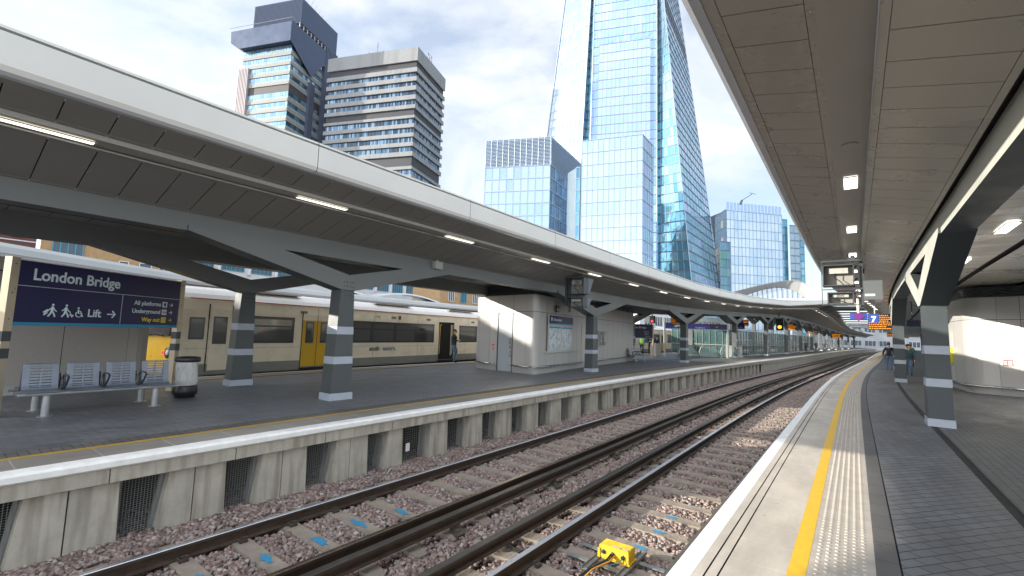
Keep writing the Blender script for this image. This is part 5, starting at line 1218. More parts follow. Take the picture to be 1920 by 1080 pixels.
def ribbox(p, q, out, z0, z1, mat, name, ribs=0):
    nrm = (q-p).normalized().cross(Vector((0, 0, 1))); b = B(); d_ = nrm*out; i_ = nrm*-.5
    b.hexa([U(p, z0)+i_, U(q, z0)+i_, U(q, z0)+d_, U(p, z0)+d_, U(p, z1)+i_, U(q, z1)+i_, U(q, z1)+d_, U(p, z1)+d_])
    for k in range(ribs):
        a = lerp(p, q, (k+.25)/ribs); c_ = lerp(p, q, (k+.75)/ribs); e_ = nrm*(out+.35); b.hexa([U(a, z0)+d_, U(c_, z0)+d_, U(c_, z0)+e_, U(a, z0)+e_, U(a, z1)+d_, U(c_, z1)+d_, U(c_, z1)+e_, U(a, z1)+e_])
    b.obj(name, mat, t1r)
ribbox(lerp(L1, B1, -.05), lerp(L1, B1, .17), .8, 20, 121.5, mPink, 'ribbed_shaft', 7)
ribbox(lerp(B1, R1, .40), lerp(B1, R1, .53), 1.0, 20, 119, mNvyR, 'ribbed_shaft', 4)
ribbox(lerp(B1, R1, .72), lerp(B1, R1, 1.02), 1.5, 20, 143.4, mNvyR, 'ribbed_shaft', 9)
# cap: overhanging box and the upper block
fc = lambda u, v, w_: B1+azv(-75)*u+azv(15)*w_+Vector((0, 0, v))
b = B(); b.prism([(-1.2, 131.2), (27.3, 130.9), (33.0, 134.4), (33.4, 140.2), (-1.4, 140.6)][::-1], -2.5, 12, fc); b.obj('overhanging_cap', mNvy, t1r)
b = B(); b.raw([fc(-1.6, 140.6, -2.6), fc(-1.6, 140.6, 21), fc(-1.2, 131.2, -2.6), fc(-1.6, 121.5, 12), fc(-1.6, 133.5, 21)], [(0, 1, 4, 3, 2)]); b.raw([fc(-1.1, 140.6, -2.6), fc(-1.1, 140.6, 21), fc(-1.1, 131.2, -2.6), fc(-1.1, 121.5, 12), fc(-1.1, 133.5, 21)], [(0, 2, 3, 4, 1)]); b.obj('sloping_side_panel', mNvy, t1r)
b = B(); b.prism([(-1, 143.5), (26.5, 143.5), (26.5, 156), (-1, 156)][::-1], 3, 29.5, fc); b.obj('upper_block', mNvy, t1r)
b = B(); b.prism([(.5, 140.6), (26, 140.6), (26, 143.5), (.5, 143.5)][::-1], 4.5, 28, fc); b.obj('recessed_storey', mT1k, t1r)
b = B()
for k in range(9): b.tube([fc(-.6, 140.5, 3+k*2.6), fc(-.6, 143.5, 3+k*2.6)], .25, 6)
b.obj('storey_posts', M('pale_post', (.5, .5, .5), .5), t1r)
b = B()
for k in range(40): b.tube([fc(-1+k*.69, 143.6, 2.9), fc(-1+k*.69, 155.8, 2.9)], .1, 3)
b.obj('cladding_ribs', mNvyR, t1r)
b = B(); b.tube([fc(34, 141.5, -3), fc(-1.5, 142, -3)], .15, 4); b.tube([fc(-1.5, 142, -3), fc(-1.6, 142, 20)], .15, 4); b.tube([fc(28, 131.3, -.5), fc(-1, 131.6, -.6), fc(-1, 131.6, -.6)], .14, 4); b.obj('roof_rail', M('pale_rail', (.5, .52, .55), .4, .4), t1r)
b = B()
for k in range(6): b.tube([fc(-1+k*.8, 156, 6+k*3.5), fc(-2+k*.8, 160, 6.5+k*3.5)], .06, 3)
b.obj('aerial', mMulD, t1r)

# -- brick and blue-framed buildings seen between the two canopies
def wall_building(name, label, p, q, z0, z1, mat, wins, depth=8, cat='building'):
    """wins: (x0, x1, z0, z1, frame material, columns, rows)"""
    p = Vector((p[0], p[1], 0)); q = Vector((q[0], q[1], 0)); r = root(name, (p.x, p.y, -1), label, cat); L = (q-p).length
    Fw = facing(p, q-p); b = B(); fbox(b, Fw, 0, L, z0, z1, -depth, 0); b.obj('wall', mat, r)
    for x0, x1, a, c_, fm, nc, nr in wins:
        b = B(); fbox(b, Fw, x0, x1, a, c_, .02, .06); g_ = b.obj('window', M('far_window_glass', (.06, .085, .11), .1, .3), r)
        b = B(); t_ = .09
        for i in range(nc+1): x = x0+(x1-x0)*i/nc; fbox(b, Fw, x-t_/2, x+t_/2, a, c_, .06, .14)
        for j in range(nr+1): y = a+(c_-a)*j/nr; fbox(b, Fw, x0, x1, y-t_/2, y+t_/2, .062, .13)
        o = b.obj('window_frame', fm, r); o.parent = g_
    return r, Fw, L
mWF = M('white_window_frame', (.65, .65, .63), .5); mBF = M('blue_window_frame', (.04, .28, .42), .4); mBrR = M_paver('red_brown_brick', (.12, .05, .04), (.09, .04, .035), (.15, .12, .1), .25, .08); mBrR = M('red_brown_brickwork', (.13, .06, .05), .85, noise=(2, .2)); mBrY = M('yellow_stock_brick', (.40, .26, .13), .85, noise=(2.5, .16), bump=(8, .3))
r, Fw, L = wall_building('red_brick_building', 'red brown brick building with white sash windows at the far left', (-64, 38), (-54.7, 51.6), 0, 17, mBrR,
    [(x, x+.95, z, z+1.3, mWF, 2, 3) for x in (7.2, 10.2, 12.4, 14.4) for z in (7.9, 10.6, 13.3)])
b = B()
for z in (7.4, 10.1, 12.8): fbox(b, Fw, 0, L, z, z+.12, 0, .08)
b.obj('white_string_course', mWF, r)
r, Fw, L = wall_building('yellow_brick_building', 'yellow brick building with a tall blue-framed window bay', (-54.4, 51.8), (-44.6, 61.5), 0, 17, mBrY,
    [(1.0, 3.6, 7.2, 10.6, mBF, 4, 2), (1.0, 3.6, 10.7, 14, mBF, 4, 2), (7.0, 7.9, 8.0, 9.0, mWF, 1, 1), (9.0, 10.2, 8.0, 9.0, mWF, 1, 1), (11, 13.2, 7.8, 9.2, mWF, 4, 1)])
b = B(); fbox(b, Fw, 1.0, 3.6, 7.2, 13.6, .03, .05); o = b.obj('white_blind', M('white_blind', (.70, .75, .80), .5), r)
L_ = 118; wins = []; x = 0.6
while x < 112: wins.append((x, x+3.4, 9.6, 12.0, mBF, 5, 1)); wins.append((x, x+3.4, 13.2, 15.6, mBF, 5, 1)); x += 4.6
e0 = Vector((-45.5, 62.3, 0)); e1 = e0+azv(27)*116
r, Fw, L = wall_building('white_block', 'long white building with blue-framed windows seen through the canopy forks', (e0.x, e0.y), (e1.x, e1.y), 0, 17, M('white_render', (.62, .61, .59), .7, noise=(.6, .08)), wins, cat='building')
x = .0
while x < 114: b = B(); b.lathe((0, 0, 0), [(.28, 9.2), (.28, 12.6)], 10, mat=Fw @ Matrix.Translation((x+.2, 0, .1)) @ Matrix.Rotation(-pi/2, 4, 'X')); b.obj('round_column', M('white_render', (0, 0, 0)), r); x += 4.6
r, Fw, L = wall_building('brown_brick_building', 'brown brick building low behind the far end of the train', (-13, 82), (6, 104), 0, 10.5, mBrY, [(2+i*3.1, 3.4+i*3.1, 7.0, 8.9, mBF if i % 2 else mWF, 3, 1) for i in range(8)])
# unseen building added at the left, sized to throw shade over the far platform
def kline(k, dist): p = W(k, 0, 0); return (p.x+sin(SUN_AZ)*dist, p.y+cos(SUN_AZ)*dist)
wall_building('shade_building', 'long brown brick building added out of view to shade the far platform', kline(-24, 60), kline(15.5, 60), 0, 13.0, M('brown_stock_brick', (.22, .15, .11), .85, noise=(2, .2)), [(1+i*2.4, 2+i*2.4, z, z+1.4, mWF, 2, 2) for z in (2, 5.5, 9) for i in range(12)], depth=7)
# pale buildings low down beyond the platforms
for nm, lab, p, q, h, mt in (('distant_building', 'pale low building beyond the far canopy columns', (26, 92), (60, 128), 7.2, M('pale_cladding', (.58, .60, .62), .6, noise=(.3, .1))),
                     ('distant_building', 'grey low building closing the view at the end of the tracks', (118, 176), (168, 160), 9, M('grey_cladding', (.36, .37, .38), .6, noise=(.3, .15)))):
    Lg = (Vector(q)-Vector(p)).length
    wall_building(nm, lab, p, q, 0, h, mt, [(2+i*4.5, 5.5+i*4.5, h-3.2, h-1.2, mWF, 3, 1) for i in range(int(Lg/4.5)-1)]+[(2+i*4.5, 5.5+i*4.5, .8, 2.8, mWF, 3, 1) for i in range(int(Lg/4.5)-1)])

# -- arched concourse roof
A0 = Vector((51.5, 108.6, 0)); A1 = Vector((68.4, 98.7, 0)); dr_ = (A1-A0).normalized(); LA = (A1-A0).length
Fa = facing(A0, dr_); ar = root('arched_roof', (A0.x, A0.y, -1), 'white swooping arched roof with a glazed end wall beyond the canopies', 'arched roof')
outer = [(-4, 11.2), (0, 12.3), (3, 13.1), (6, 13.9), (9, 14.6), (11.5, 15.0), (13.5, 15.1), (15.2, 14.7), (16.6, 13.8), (17.8, 12.3), (18.6, 10.4)]
inner = [(2.0, 11.2), (4, 12.1), (6, 12.8), (8, 13.4), (10, 13.7), (11.5, 13.72), (13, 13.3), (14.5, 12.4), (15.8, 11.2), (16.6, 10.4), (17.2, 9.6)]
fA = lambda x, y, z: Fa @ Vector((x, y, z))
mArch = M('pale_arch_metal', (.44, .45, .46), .35, .2, noise=(.3, .04)); n = len(outer)
b = B()
for i in range(n-1):
    b.face([fA(*outer[i], 2.5), fA(*outer[i+1], 2.5), fA(*outer[i+1], -30), fA(*outer[i], -30)])
    b.face([fA(*inner[i], 0), fA(*inner[i+1], 0), fA(*outer[i+1], 2.3), fA(*outer[i], 2.3)])
    b.face([fA(outer[i][0], outer[i][1]-.0, 2.5), fA(outer[i+1][0], outer[i+1][1], 2.5), fA(outer[i+1][0], outer[i+1][1]-.16, 2.3), fA(outer[i][0], outer[i][1]-.16, 2.3)])
b.obj('roof_shell', mArch, ar, True)
b = B()
for i in range(n-1): b.face([fA(inner[i][0], 8.5, -.1), fA(inner[i+1][0], 8.5, -.1), fA(*inner[i+1], -.1), fA(*inner[i], -.1)])
b.obj('end_glazing', gl_mat('arch_glazing', (.34, .40, .46), .5, .15), ar)
b = B(); x = 2.6
while x < 16.6:
    y = float(np.interp(x, [p[0] for p in inner], [p[1] for p in inner])); b.box((x, (8.5+y)/2, .0), (.16, y-8.5, .3), Fa); x += .98
b.obj('glazing_bars', mMulD, ar)
b = B(); b.prism([(-3, 10.1), (30, 10.1), (30, 10.9), (-3, 10.9)], 2, 5, lambda u, v, w_: fA(u, v, w_)); b.obj('eaves_beam', M('arch_eaves', (.33, .33, .33), .5), ar)

# -- louvred roof over the tracks, with open slots
lr_ = root('slotted_roof', W(60, 3, 7), 'dark roof over the tracks with bright white slots, beyond the canopies', 'slotted roof')
k = 46.0; i = 0
edges = [46, 60]
z_r = lambda s: 7.2
dl = lambda s: 8.0; dr2 = lambda s: -3.0
bb = B()
s = 62.0; wd = 2.4
while s < 160:
    bb.hexa([W(s, 9, 6.15), W(s+wd, 9, 6.15), W(s+wd, -4, 6.15), W(s, -4, 6.15), W(s, 9, 6.19), W(s+wd, 9, 6.19), W(s+wd, -4, 6.19), W(s, -4, 6.19)]); s += wd*2.5; wd *= 1.16
bb.obj('roof_slats', mDarkSteel, lr_)
bb = B(); bb.hexa([W(58.6, 9, 6.15), W(62, 9, 6.15), W(62, -4, 6.15), W(58.6, -4, 6.15), W(58.6, 9, 6.4), W(62, 9, 6.4), W(62, -4, 6.4), W(58.6, -4, 6.4)]); bb.obj('front_deck', mDarkSteel, lr_)
bb = B(); bb.hexa([W(58, 13, 6.45), W(58.6, 13, 6.45), W(58.6, -6, 6.45), W(58, -6, 6.45), W(58, 13, 7.0), W(58.6, 13, 7.0), W(58.6, -6, 7.0), W(58, -6, 7.0)]); bb.obj('edge_beam', M('roof_edge_grey', (.16, .16, .165), .5), lr_)
bb = B(); bb.hexa([W(57.9, 13.3, 7.0), W(62, 13.3, 7.15), W(62, -6, 7.15), W(57.9, -6, 7.0), W(57.9, 13.3, 7.12), W(62, 13.3, 7.27), W(62, -6, 7.27), W(57.9, -6, 7.12)]); bb.obj('edge_flashing', mFascia, lr_)
for d in (9, -4):
    bb = B(); bb.sweep([(d-.2, 5.95), (d-.2, 6.4), (d+.2, 6.4), (d+.2, 5.95)], rng_s(59, 160, 4), closed=True); bb.obj('side_beam', mDarkSteel, lr_)

# ------------------------------------------------------------------ hanging cameras, boards, signals
def camera_bank(name, label, s, d0, d1, ztop, h1, h2, zceil, hood):
    Mx = frame(s, (d0+d1)/2, 0); r = root(name, W(s, (d0+d1)/2, ztop-1.2), label, 'monitor bank')
    w_ = abs(d1-d0); X = lambda x, y, z: Mx @ Vector((x, y, z))
    def housing(y0, y1, z0, z1, dep):
        b = B(); t_ = .03
        for a, c_, e, f in ((y0, y0+t_, z0, z1), (y1-t_, y1, z0, z1), (y0, y1, z0, z0+t_), (y0, y1, z1-t_, z1)): b.hexa([X(-.05, a, e), X(dep, a, e), X(dep, c_, e), X(-.05, c_, e), X(-.05, a, f), X(dep, a, f), X(dep, c_, f), X(-.05, c_, f)])
        hs = b.obj('housing', mDarkSteel, r)
        b = B(); b.face([X(dep*.5, y0, z0), X(dep*.5, y0, z1), X(dep*.5, y1, z1), X(dep*.5, y1, z0)]); o = b.obj('back_plate', M('monitor_back', (.30, .29, .26), .5), r); o.parent = hs
        b = B(); ym = (y0+y1)/2; b.box((dep*.3, ym, z0+(z1-z0)*.72), (.12, (y1-y0)*.62, (z1-z0)*.25), Mx); b.box((dep*.2, ym, z0+(z1-z0)*.72), (.05, (y1-y0)*.3, (z1-z0)*.2), Mx); o = b.obj('monitor_casing', M('casing_grey', (.42, .42, .38), .45), r); o.parent = hs
        b = B(); b.tube([X(.05, ym+.06, z0+(z1-z0)*.6), X(.02, ym+.1, z0+(z1-z0)*.4), X(.04, ym-.02, z0+(z1-z0)*.25), X(.03, ym-.12, z0+.03)], .012, 5); o = b.obj('loose_cable', mBlack, r); o.parent = hs
        if hood:
            b = B(); b.hexa([X(dep, y0, z0), X(dep+.05, y0-.0, z0), X(dep+.05, y1, z0), X(dep, y1, z0), X(dep, y0, z1), X(dep+hood, y0, z1), X(dep+hood, y1, z1), X(dep, y1, z1)]); o = b.obj('sun_hood', M('hood_grey', (.16, .17, .18), .5), r); o.parent = hs
    y_r, y_l = -w_/2, w_/2
    if hood:
        housing(y_r, y_l-.12, ztop-h1, ztop, .35); housing(y_r+.02, y_l-.12, ztop-h1-.12-h2, ztop-h1-.12, .3)
    else:
        housing(y_r+.17, y_l, ztop-.1-h1, ztop-.1, .4); housing(y_r+.2, y_l-.1, ztop-.1-h1-.18-h2, ztop-.1-h1-.18, .35)
    b = B()
    zb = ztop-h1-h2-.3
    if hood:
        b.box((.05, y_l-.02, (zceil+zb+.25)/2), (.12, .1, zceil-zb-.25), Mx); b.box((.15, y_l-.1, (ztop+zb)/2), (.06, .06, ztop-zb), Mx); b.box((.1, 0, ztop-h1-.06), (.08, w_, .05), Mx)
    else:
        b.box((.2, y_r+.02, (ztop+zb)/2+.0), (.22, .07, ztop-zb+.1), Mx); b.box((0, 0, ztop), (.1, w_+.05, .05), Mx); b.box((0, 0, zb), (.06, w_+.05, .02), Mx); b.box((0, y_l+.02, (ztop+zb)/2), (.02, .02, ztop-zb), Mx)
        b.box((.1, y_r+.2, (zceil+ztop)/2), (.14, .1, zceil-ztop), Mx); b.box((.1, y_r+.3, (zceil+ztop)/2), (.06, .03, zceil-ztop), Mx); b.box((0, 0, ztop-.1-h1-.1), (.05, w_, .025), Mx)
        for k in range(3): b.tube([X(.02, y_r+.1, ztop-.15-k*.35), X(.05, y_r+.2, ztop-.22-k*.35)], .03, 6)
    b.obj('hanging_frame', mDarkSteel, r); return r
camera_bank('monitor_bank', 'pair of open-backed grey monitor housings hung in a frame under the near canopy', 1.2, -.46, -1.36, 3.98, .60, .33, 4.16, 0)
camera_bank('monitor_bank', 'pair of hooded monitor housings hung from the far canopy in front of the kiosk', .9, 7.80, 7.0, 3.86, .64, .38, 4.10, .42)
Mx = frame(4.2, -1.62, 3.42); sb_ = root('hanging_screen', Mx.translation, 'plain grey back of a hanging panel behind the near monitor frame', 'hanging panel')
b = B(); b.box((0, 0, 0), (.06, .52, .62), Mx); b.obj('panel', M('panel_back_grey', (.12, .135, .14), .5), sb_); b = B(); b.box((-.035, .06, -.16), (.008, .26, .07), Mx); b.obj('white_sticker', mLett, sb_); b = B(); b.box((0, .2, .5), (.05, .05, .5), Mx); b.obj('hanger', mDarkSteel, sb_)

def board(name, label, s, d, z, w_, h, cat, zceil, mat=mScreen, face=True, blue=0, num=None, rows=5, turn=0):
    Mx = frame(s, d, z, turn); r = root(name, W(s, d, z-h/2), label, cat)
    b = B(); b.box((0, 0, 0), (.18, w_, h), Mx); b.obj('casing', M('board_casing', (.05, .06, .10), .4), r)
    Fb = facing(Mx @ Vector((-.095, w_/2, -h/2)), Mx.to_3x3() @ Vector((0, -1, 0)))
    b = B(); fbox(b, Fb, .03, w_-.03, .03, h-.03, 0, .006); b.obj('screen', mScreen, r)
    x0 = .05
    if blue:
        b = B(); fbox(b, Fb, .04, w_*blue, h*.42, h-.04, .007, .01); b.obj('number_panel', M('platform_number_blue', (.02, .07, .32), .4), r)
        x0 = w_*blue+.03
    if num: text(num, h*.48, Fb @ Matrix.Translation((w_*blue*.30, h*.50, .011)), M('white_number', (.8, .8, .8), .5, emit=((1, 1, 1), .5)), r, bold=.012)
    b = B(); rw = (h-.1)/rows
    for k in range(rows):
        y = .05+k*rw; xs0 = x0 if (blue and y > h*.4) else .05; x = xs0
        end = w_-.06 if k % 3 != 1 else xs0+(w_-xs0)*random.uniform(.5, .9)
        while x < end:
            l = random.uniform(.04, .12); fbox(b, Fb, x, min(x+l, end), y+.02, y+rw*.62, .007, .01); x += l+.035
    b.obj('led_text', mOrange, r)
    b = B(); b.tube([Mx @ Vector((0, w_*.2, h/2)), Mx @ Vector((0, w_*.2, zceil-z))], .035, 8); b.obj('hanger', M('pale_hanger', (.55, .53, .50), .4), r); return r
board('departure_board', 'blue and orange departure board with a white 7 over the near platform', 24, -1.78, 3.14, 1.22, 1.06, 'departure board', 4.5, blue=.46, num='7', rows=8)
board('departure_board', 'orange departure board tucked under the column fork by the escalator sign', 19.2, 9.7, 2.92, .9, .55, 'departure board', 3.7, rows=4)
board('departure_board', 'small blue and orange board hung by the glass screens', 40, 10.2, 3.5, 1.0, .7, 'departure board', 4.6, blue=.5, rows=4)
board('departure_board', 'orange board in the distance under the far canopy, largest of the distant ones', 64, 9.3, 3.75, 1.5, .95, 'departure board', 5, rows=5)
board('departure_board', 'tiny orange board at the middle distance of the far canopy', 88, 9.2, 3.5, 1.6, .6, 'departure board', 5, rows=3)
board('departure_board', 'tiny orange board near the end of the far canopy', 118, 8.2, 3.3, 1.8, 1.2, 'departure board', 5, rows=3)
board('departure_board', 'tiny orange board at the far end of the near platform', 62, -2.4, 2.9, 1.4, .5, 'departure board', 4.6, rows=2)
# diamond sign
Mx = frame(18, -.95, 3.22); r = root('diamond_sign', Mx.translation, 'purple diamond on a blue board hung on a white pole over the near platform', 'sign')
b = B(); b.box((0, 0, 0), (.04, .78, .36), Mx); b.obj('blue_board', M('sign_blue', (.01, .065, .30), .5), r)
b = B(); b.prism([(-.29, 0), (0, -.29), (.29, 0), (0, .29)], -.05, -.021, lambda u, v, w_: Mx @ Vector((w_, u, v))); b.obj('diamond', M('sign_purple', (.13, .012, .17), .5), r)
b = B(); b.tube([Mx @ Vector((0, 0, .18)), Mx @ Vector((0, 0, 1.1))], .075, 10); b.obj('pole', M('white_pole', (.66, .62, .58), .4), r)
# way-out banner over the right platform
for s, d0, d1, z, lab in ((14.5, -2.9, -4.1, 2.72, 'navy hanging sign with white arrows behind the near column of the right platform'),):
    Mx = frame(s, (d0+d1)/2, z); r = root('hanging_sign', Mx.translation, lab, 'sign'); b = B(); b.box((0, 0, 0), (.12, abs(d1-d0), .30), Mx); b.obj('sign_panel', mNavy, r)
    b = B(); b.box((0, 0, -.165), (.121, abs(d1-d0), .03), Mx); b.obj('cyan_strip', mCyan, r)
    b = B(); b.tube([Mx @ Vector((-.07, .1, -.05)), Mx @ Vector((-.07, .02, .07))], .015, 5); b.tube([Mx @ Vector((-.07, -.08, -.07)), Mx @ Vector((-.07, -.08, .08))], .015, 5); b.tube([Mx @ Vector((-.07, -.02, .0)), Mx @ Vector((-.07, -.08, .08)), Mx @ Vector((-.07, -.14, 0))], .015, 5); b.obj('arrow', mLett, r)
    b = B(); b.box((0, .4, .6), (.04, .04, .9), Mx); b.box((0, -.4, .6), (.04, .04, .9), Mx); b.obj('hanger', mDarkSteel, r)

# escalator sign on posts
A = W(25.6, 13.3, 0); E = W(29.1, 8.9, 0); F = facing(A, E-A); SL2 = (E-A).length
r = root('escalator_sign', A, 'long purple sign on two pale posts over the escalator opening', 'sign')
mPur = M('purple_sign_panel', (.05, .035, .26), .35); cuts = [0.12, 2.6, 4.05, SL2-.08]
for i in range(3):
    b = B(); fbox(b, F, cuts[i]+.01, cuts[i+1]-.01, 2.5, 2.98, 0, .08); b.obj('sign_panel', mPur if i < 2 else mNavy, r)
b = B(); fbox(b, F, .1, SL2-.06, 2.44, 2.5, 0, .081); b.obj('cyan_strip', M('bright_cyan_strip', (.25, .55, .65), .4), r)
for x in (0, SL2-.08): b = B(); fbox(b, F, x, x+.14, 0, 3.0, -.05, .06); b.obj('post', mSteelLight, r)
text('All platforms', .17, F @ Matrix.Translation((2.75, 2.57, .083)), mLett, r); text('Lift', .17, F @ Matrix.Translation((SL2-1.1, 2.66, .083)), mLett, r)
b = B(); fbox(b, F, .9, 1.5, 2.6, 2.86, .082, .09); o = b.obj('pictogram', M('grey_pictogram', (.25, .23, .28), .5), r); b = B(); b.tube([F @ Vector(p) for p in ((1.0, 2.64, .095), (1.1, 2.66, .095), (1.2, 2.8, .095))], .02, 5); b.tube([F @ Vector(p) for p in ((1.33, 2.64, .095), (1.33, 2.82, .095))], .02, 5); p2 = b.obj('arrow', mLett, r); p2.parent = o
# second station sign
A = W(20.6, 14.5, 0); E = W(22.4, 12.9, 0); F = facing(A, E-A); r = root('station_name_sign', A, 'second, distant navy London Bridge sign beyond the long kiosk', 'station sign')
b = B(); fbox(b, F, 0, 2.35, 1.6, 2.7, 0, .04); b.obj('sign_panel', mNavy, r); b = B(); fbox(b, F, 0, 2.35, 1.54, 1.6, 0, .041); b.obj('cyan_strip', mCyan, r); b = B(); fbox(b, F, 2.35, 2.45, 0, 2.72, -.05, .06); b.obj('post', mPost, r)
text('London Bridge', .25, F @ Matrix.Translation((.3, 2.35, .043)), mLett, r)
for y in (2.05, 1.87): text('Platforms', .11, F @ Matrix.Translation((1.6, y, .043)), mLett, r)
text('Way out', .11, F @ Matrix.Translation((1.7, 1.68, .043)), mLettY, r)
# platform number 8 in the fork
Mx = frame(18.3, 9.2, 3.0); r = root('platform_number_sign', Mx.translation, 'small dark sign with a white 8 hung behind the column fork', 'sign')
b = B(); b.box((0, 0, 0), (.08, .6, .42), Mx); b.obj('panel', mScreen, r); text('8', .34, facing(Mx @ Vector((-.045, .12, -.13)), Mx.to_3x3() @ Vector((0, -1, 0))), mLett, r); b = B(); b.tube([Mx @ Vector((0, 0, .2)), Mx @ Vector((0, 0, .8))], .02, 6); b.obj('hanger', mDarkSteel, r)
Mx = frame(33.5, 9.0, 3.0); r = root('lift_sign', Mx.translation, 'small navy sign with white writing beside the third column', 'sign')
b = B(); b.box((0, 0, 0), (.08, .9, .6), Mx); b.obj('panel', mNavy, r)
for k, tx in enumerate(('Lift', 'Way out')): text(tx, .17, facing(Mx @ Vector((-.045, .36, .04-.22*k)), Mx.to_3x3() @ Vector((0, -1, 0))), mLett, r)
b = B(); b.tube([Mx @ Vector((0, 0, .3)), Mx @ Vector((0, 0, 1.1))], .02, 6); b.obj('hanger', mDarkSteel, r)
# signals
def signal(name, label, s, d, z, ht, col, zc):
    Mx = frame(s, d, z); r = root(name, Mx.translation, label, 'signal'); b = B(); b.box((0, 0, 0), (.25, ht*.55, ht), Mx); b.box((-.16, 0, ht*.32), (.12, ht*.34, .03), Mx); b.box((-.16, 0, -ht*.08), (.12, ht*.34, .03), Mx); b.obj('signal_head', mScreen, r)
    for k, y in enumerate((ht*.22, -ht*.2)):
        b = B(); b.lathe((0, 0, 0), [(ht*.15, 0), (ht*.13, .02)], 16, mat=Mx @ Matrix.Translation((-.13, 0, y)) @ Matrix.Rotation(-pi/2, 4, 'Y'))
        b.obj('signal_lamp', (M('amber_signal_lens' if col[1] > .1 else 'red_signal_lens', tuple(.6*x for x in col), .4, emit=(col, 1.3)) if k else mBlack), r)
    b = B(); b.box((0, .05, (zc-z)/2+ht/2), (.12, .12, zc-z-ht/2+.3), Mx); b.box((.25, ht*.75, 0), (.3, ht*.5, ht*.9), Mx); b.obj('bracket', mDarkSteel, r)
signal('railway_signal', 'black hanging signal showing a yellow light beyond the glass screens', 46, 7.75, 3.55, 1.35, (1, .35, .02), 5.0)
signal('railway_signal', 'black signal showing a red light above the second station sign', 22.5, 13.0, 3.12, .62, (1, .02, .03), 3.8)

# ------------------------------------------------------------------ glass screens and escalators
mGlS = M('screen_glass', (.06, .13, .13), .06, 0); _b = mGlS.node_tree.nodes["Principled BSDF"]; _b.inputs['Alpha'].default_value = .62
def screen(label, pts, h, step, fin=1.0):
    r = root('glass_screen', W(pts[0][0], pts[0][1], 0), label, 'glass screen')
    b = B(); pb = B(); tb = B(); lb = B()
    for (s0, d0), (s1, d1) in zip(pts, pts[1:]):
        a, c_ = W(s0, d0, 0), W(s1, d1, 0); L = (c_-a).length; n = max(1, round(L/step)); t = (c_-a).normalized(); nn_ = Vector((t.y, -t.x, 0))
        for k in range(n):
            p, q = lerp(a, c_, (k+.02)/n), lerp(a, c_, (k+.98)/n); g_ = B(); g_.hexa([U(p, .12), U(q, .12), U(q, .12)-nn_*.012, U(p, .12)-nn_*.012, U(p, h), U(q, h), U(q, h)-nn_*.012, U(p, h)-nn_*.012]); g_.obj('glass_pane', mGlS, r)
        nf_ = int(L/fin)
        for k in range(nf_+1):
            p = lerp(a, c_, k/nf_); pb.hexa([U(p-t*.03, 0), U(p+t*.03, 0), U(p+t*.03+nn_*.06, 0), U(p-t*.03+nn_*.06, 0), U(p-t*.03, h+.05), U(p+t*.03, h+.05), U(p+t*.03+nn_*.06, h+.05), U(p-t*.03+nn_*.06, h+.05)])
        for z in (.05, 1.1, h): tb.tube([U(a, z)+nn_*.14, U(c_, z)+nn_*.14], .03, 6)
    pb.obj('glazing_fins', mSteel, r); tb.obj('rails', mSteelLight, r); return r
screen('tall green glass screen with grey fins along the far platform beyond the third column', [(32.5, 9.75), (57.0, 9.05)], 2.55, 1.6)
screen('glass screen with fins behind the escalators', [(33.5, 15.6), (33.5, 9.9)], 2.6, 1.2, .6)
screen('distant glass screen at the middle of the far platform', [(60, 9.2), (84, 9.0)], 2.6, 3, 1.5)
mHand = M('black_handrail', (.02, .02, .02), .35); mEg = M('escalator_glass', (.45, .62, .56), .05); mEg.node_tree.nodes["Principled BSDF"].inputs['Alpha'].default_value = .35
for i, (s, d, lab) in enumerate(((26.9, 12.4, 'escalator balustrade nearest the passengers, left of the column'), (28.0, 10.9, 'middle escalator balustrade sloping down behind the column'), (29.3, 9.5, 'rightmost escalator balustrade beside the pale sign post'))):
    a = W(s, d, 0); dv = (W(s+1.2, d-.95, 0)-a).normalized(); Fz = facing(a, dv); r = root('escalator_balustrade', a, lab, 'escalator')
    poly = [(0, .05), (-.12, .5), (.05, .92), (.35, 1.02), (1.3, 1.0), (2.3, .05)]
    b = B(); b.prism(poly, -.01, .01, lambda u, v, w_: Fz @ Vector((u, v, w_))); b.obj('glass_panel', mEg, r)
    b = B(); b.tube([Fz @ Vector((x, y, 0)) for x, y in poly[:1]+poly[1:]], .035, 8); b.obj('handrail', mSteelLight if i else mHand, r)
    b = B(); fbox(b, Fz, -.2, 2.4, 0, .07, -.25, .2); b.obj('skirting', mSteel, r)
b = B(); b.box((0, 0, .52), (.8, 1.2, 1.04), frame(31.2, 8.95, 0)); b.box((0, 0, 1.06), (.84, 1.24, .04), frame(31.2, 8.95, 0)); one(b, 'stair_parapet', M('pinkish_parapet', (.45, .41, .37), .5, noise=(1, .05)), 'low pale solid parapet between the sign post and the glass screen', 'parapet')
b = B(); b.box((0, 0, .52), (1.2, .5, 1.04), frame(26.0, 14.2, 0)); b.box((0, 0, 1.06), (1.24, .54, .04), frame(26.0, 14.2, 0)); one(b, 'stair_parapet', M('pinkish_parapet', (0, 0, 0)), 'low brownish parapet beside the walking passenger in dark clothes', 'parapet')

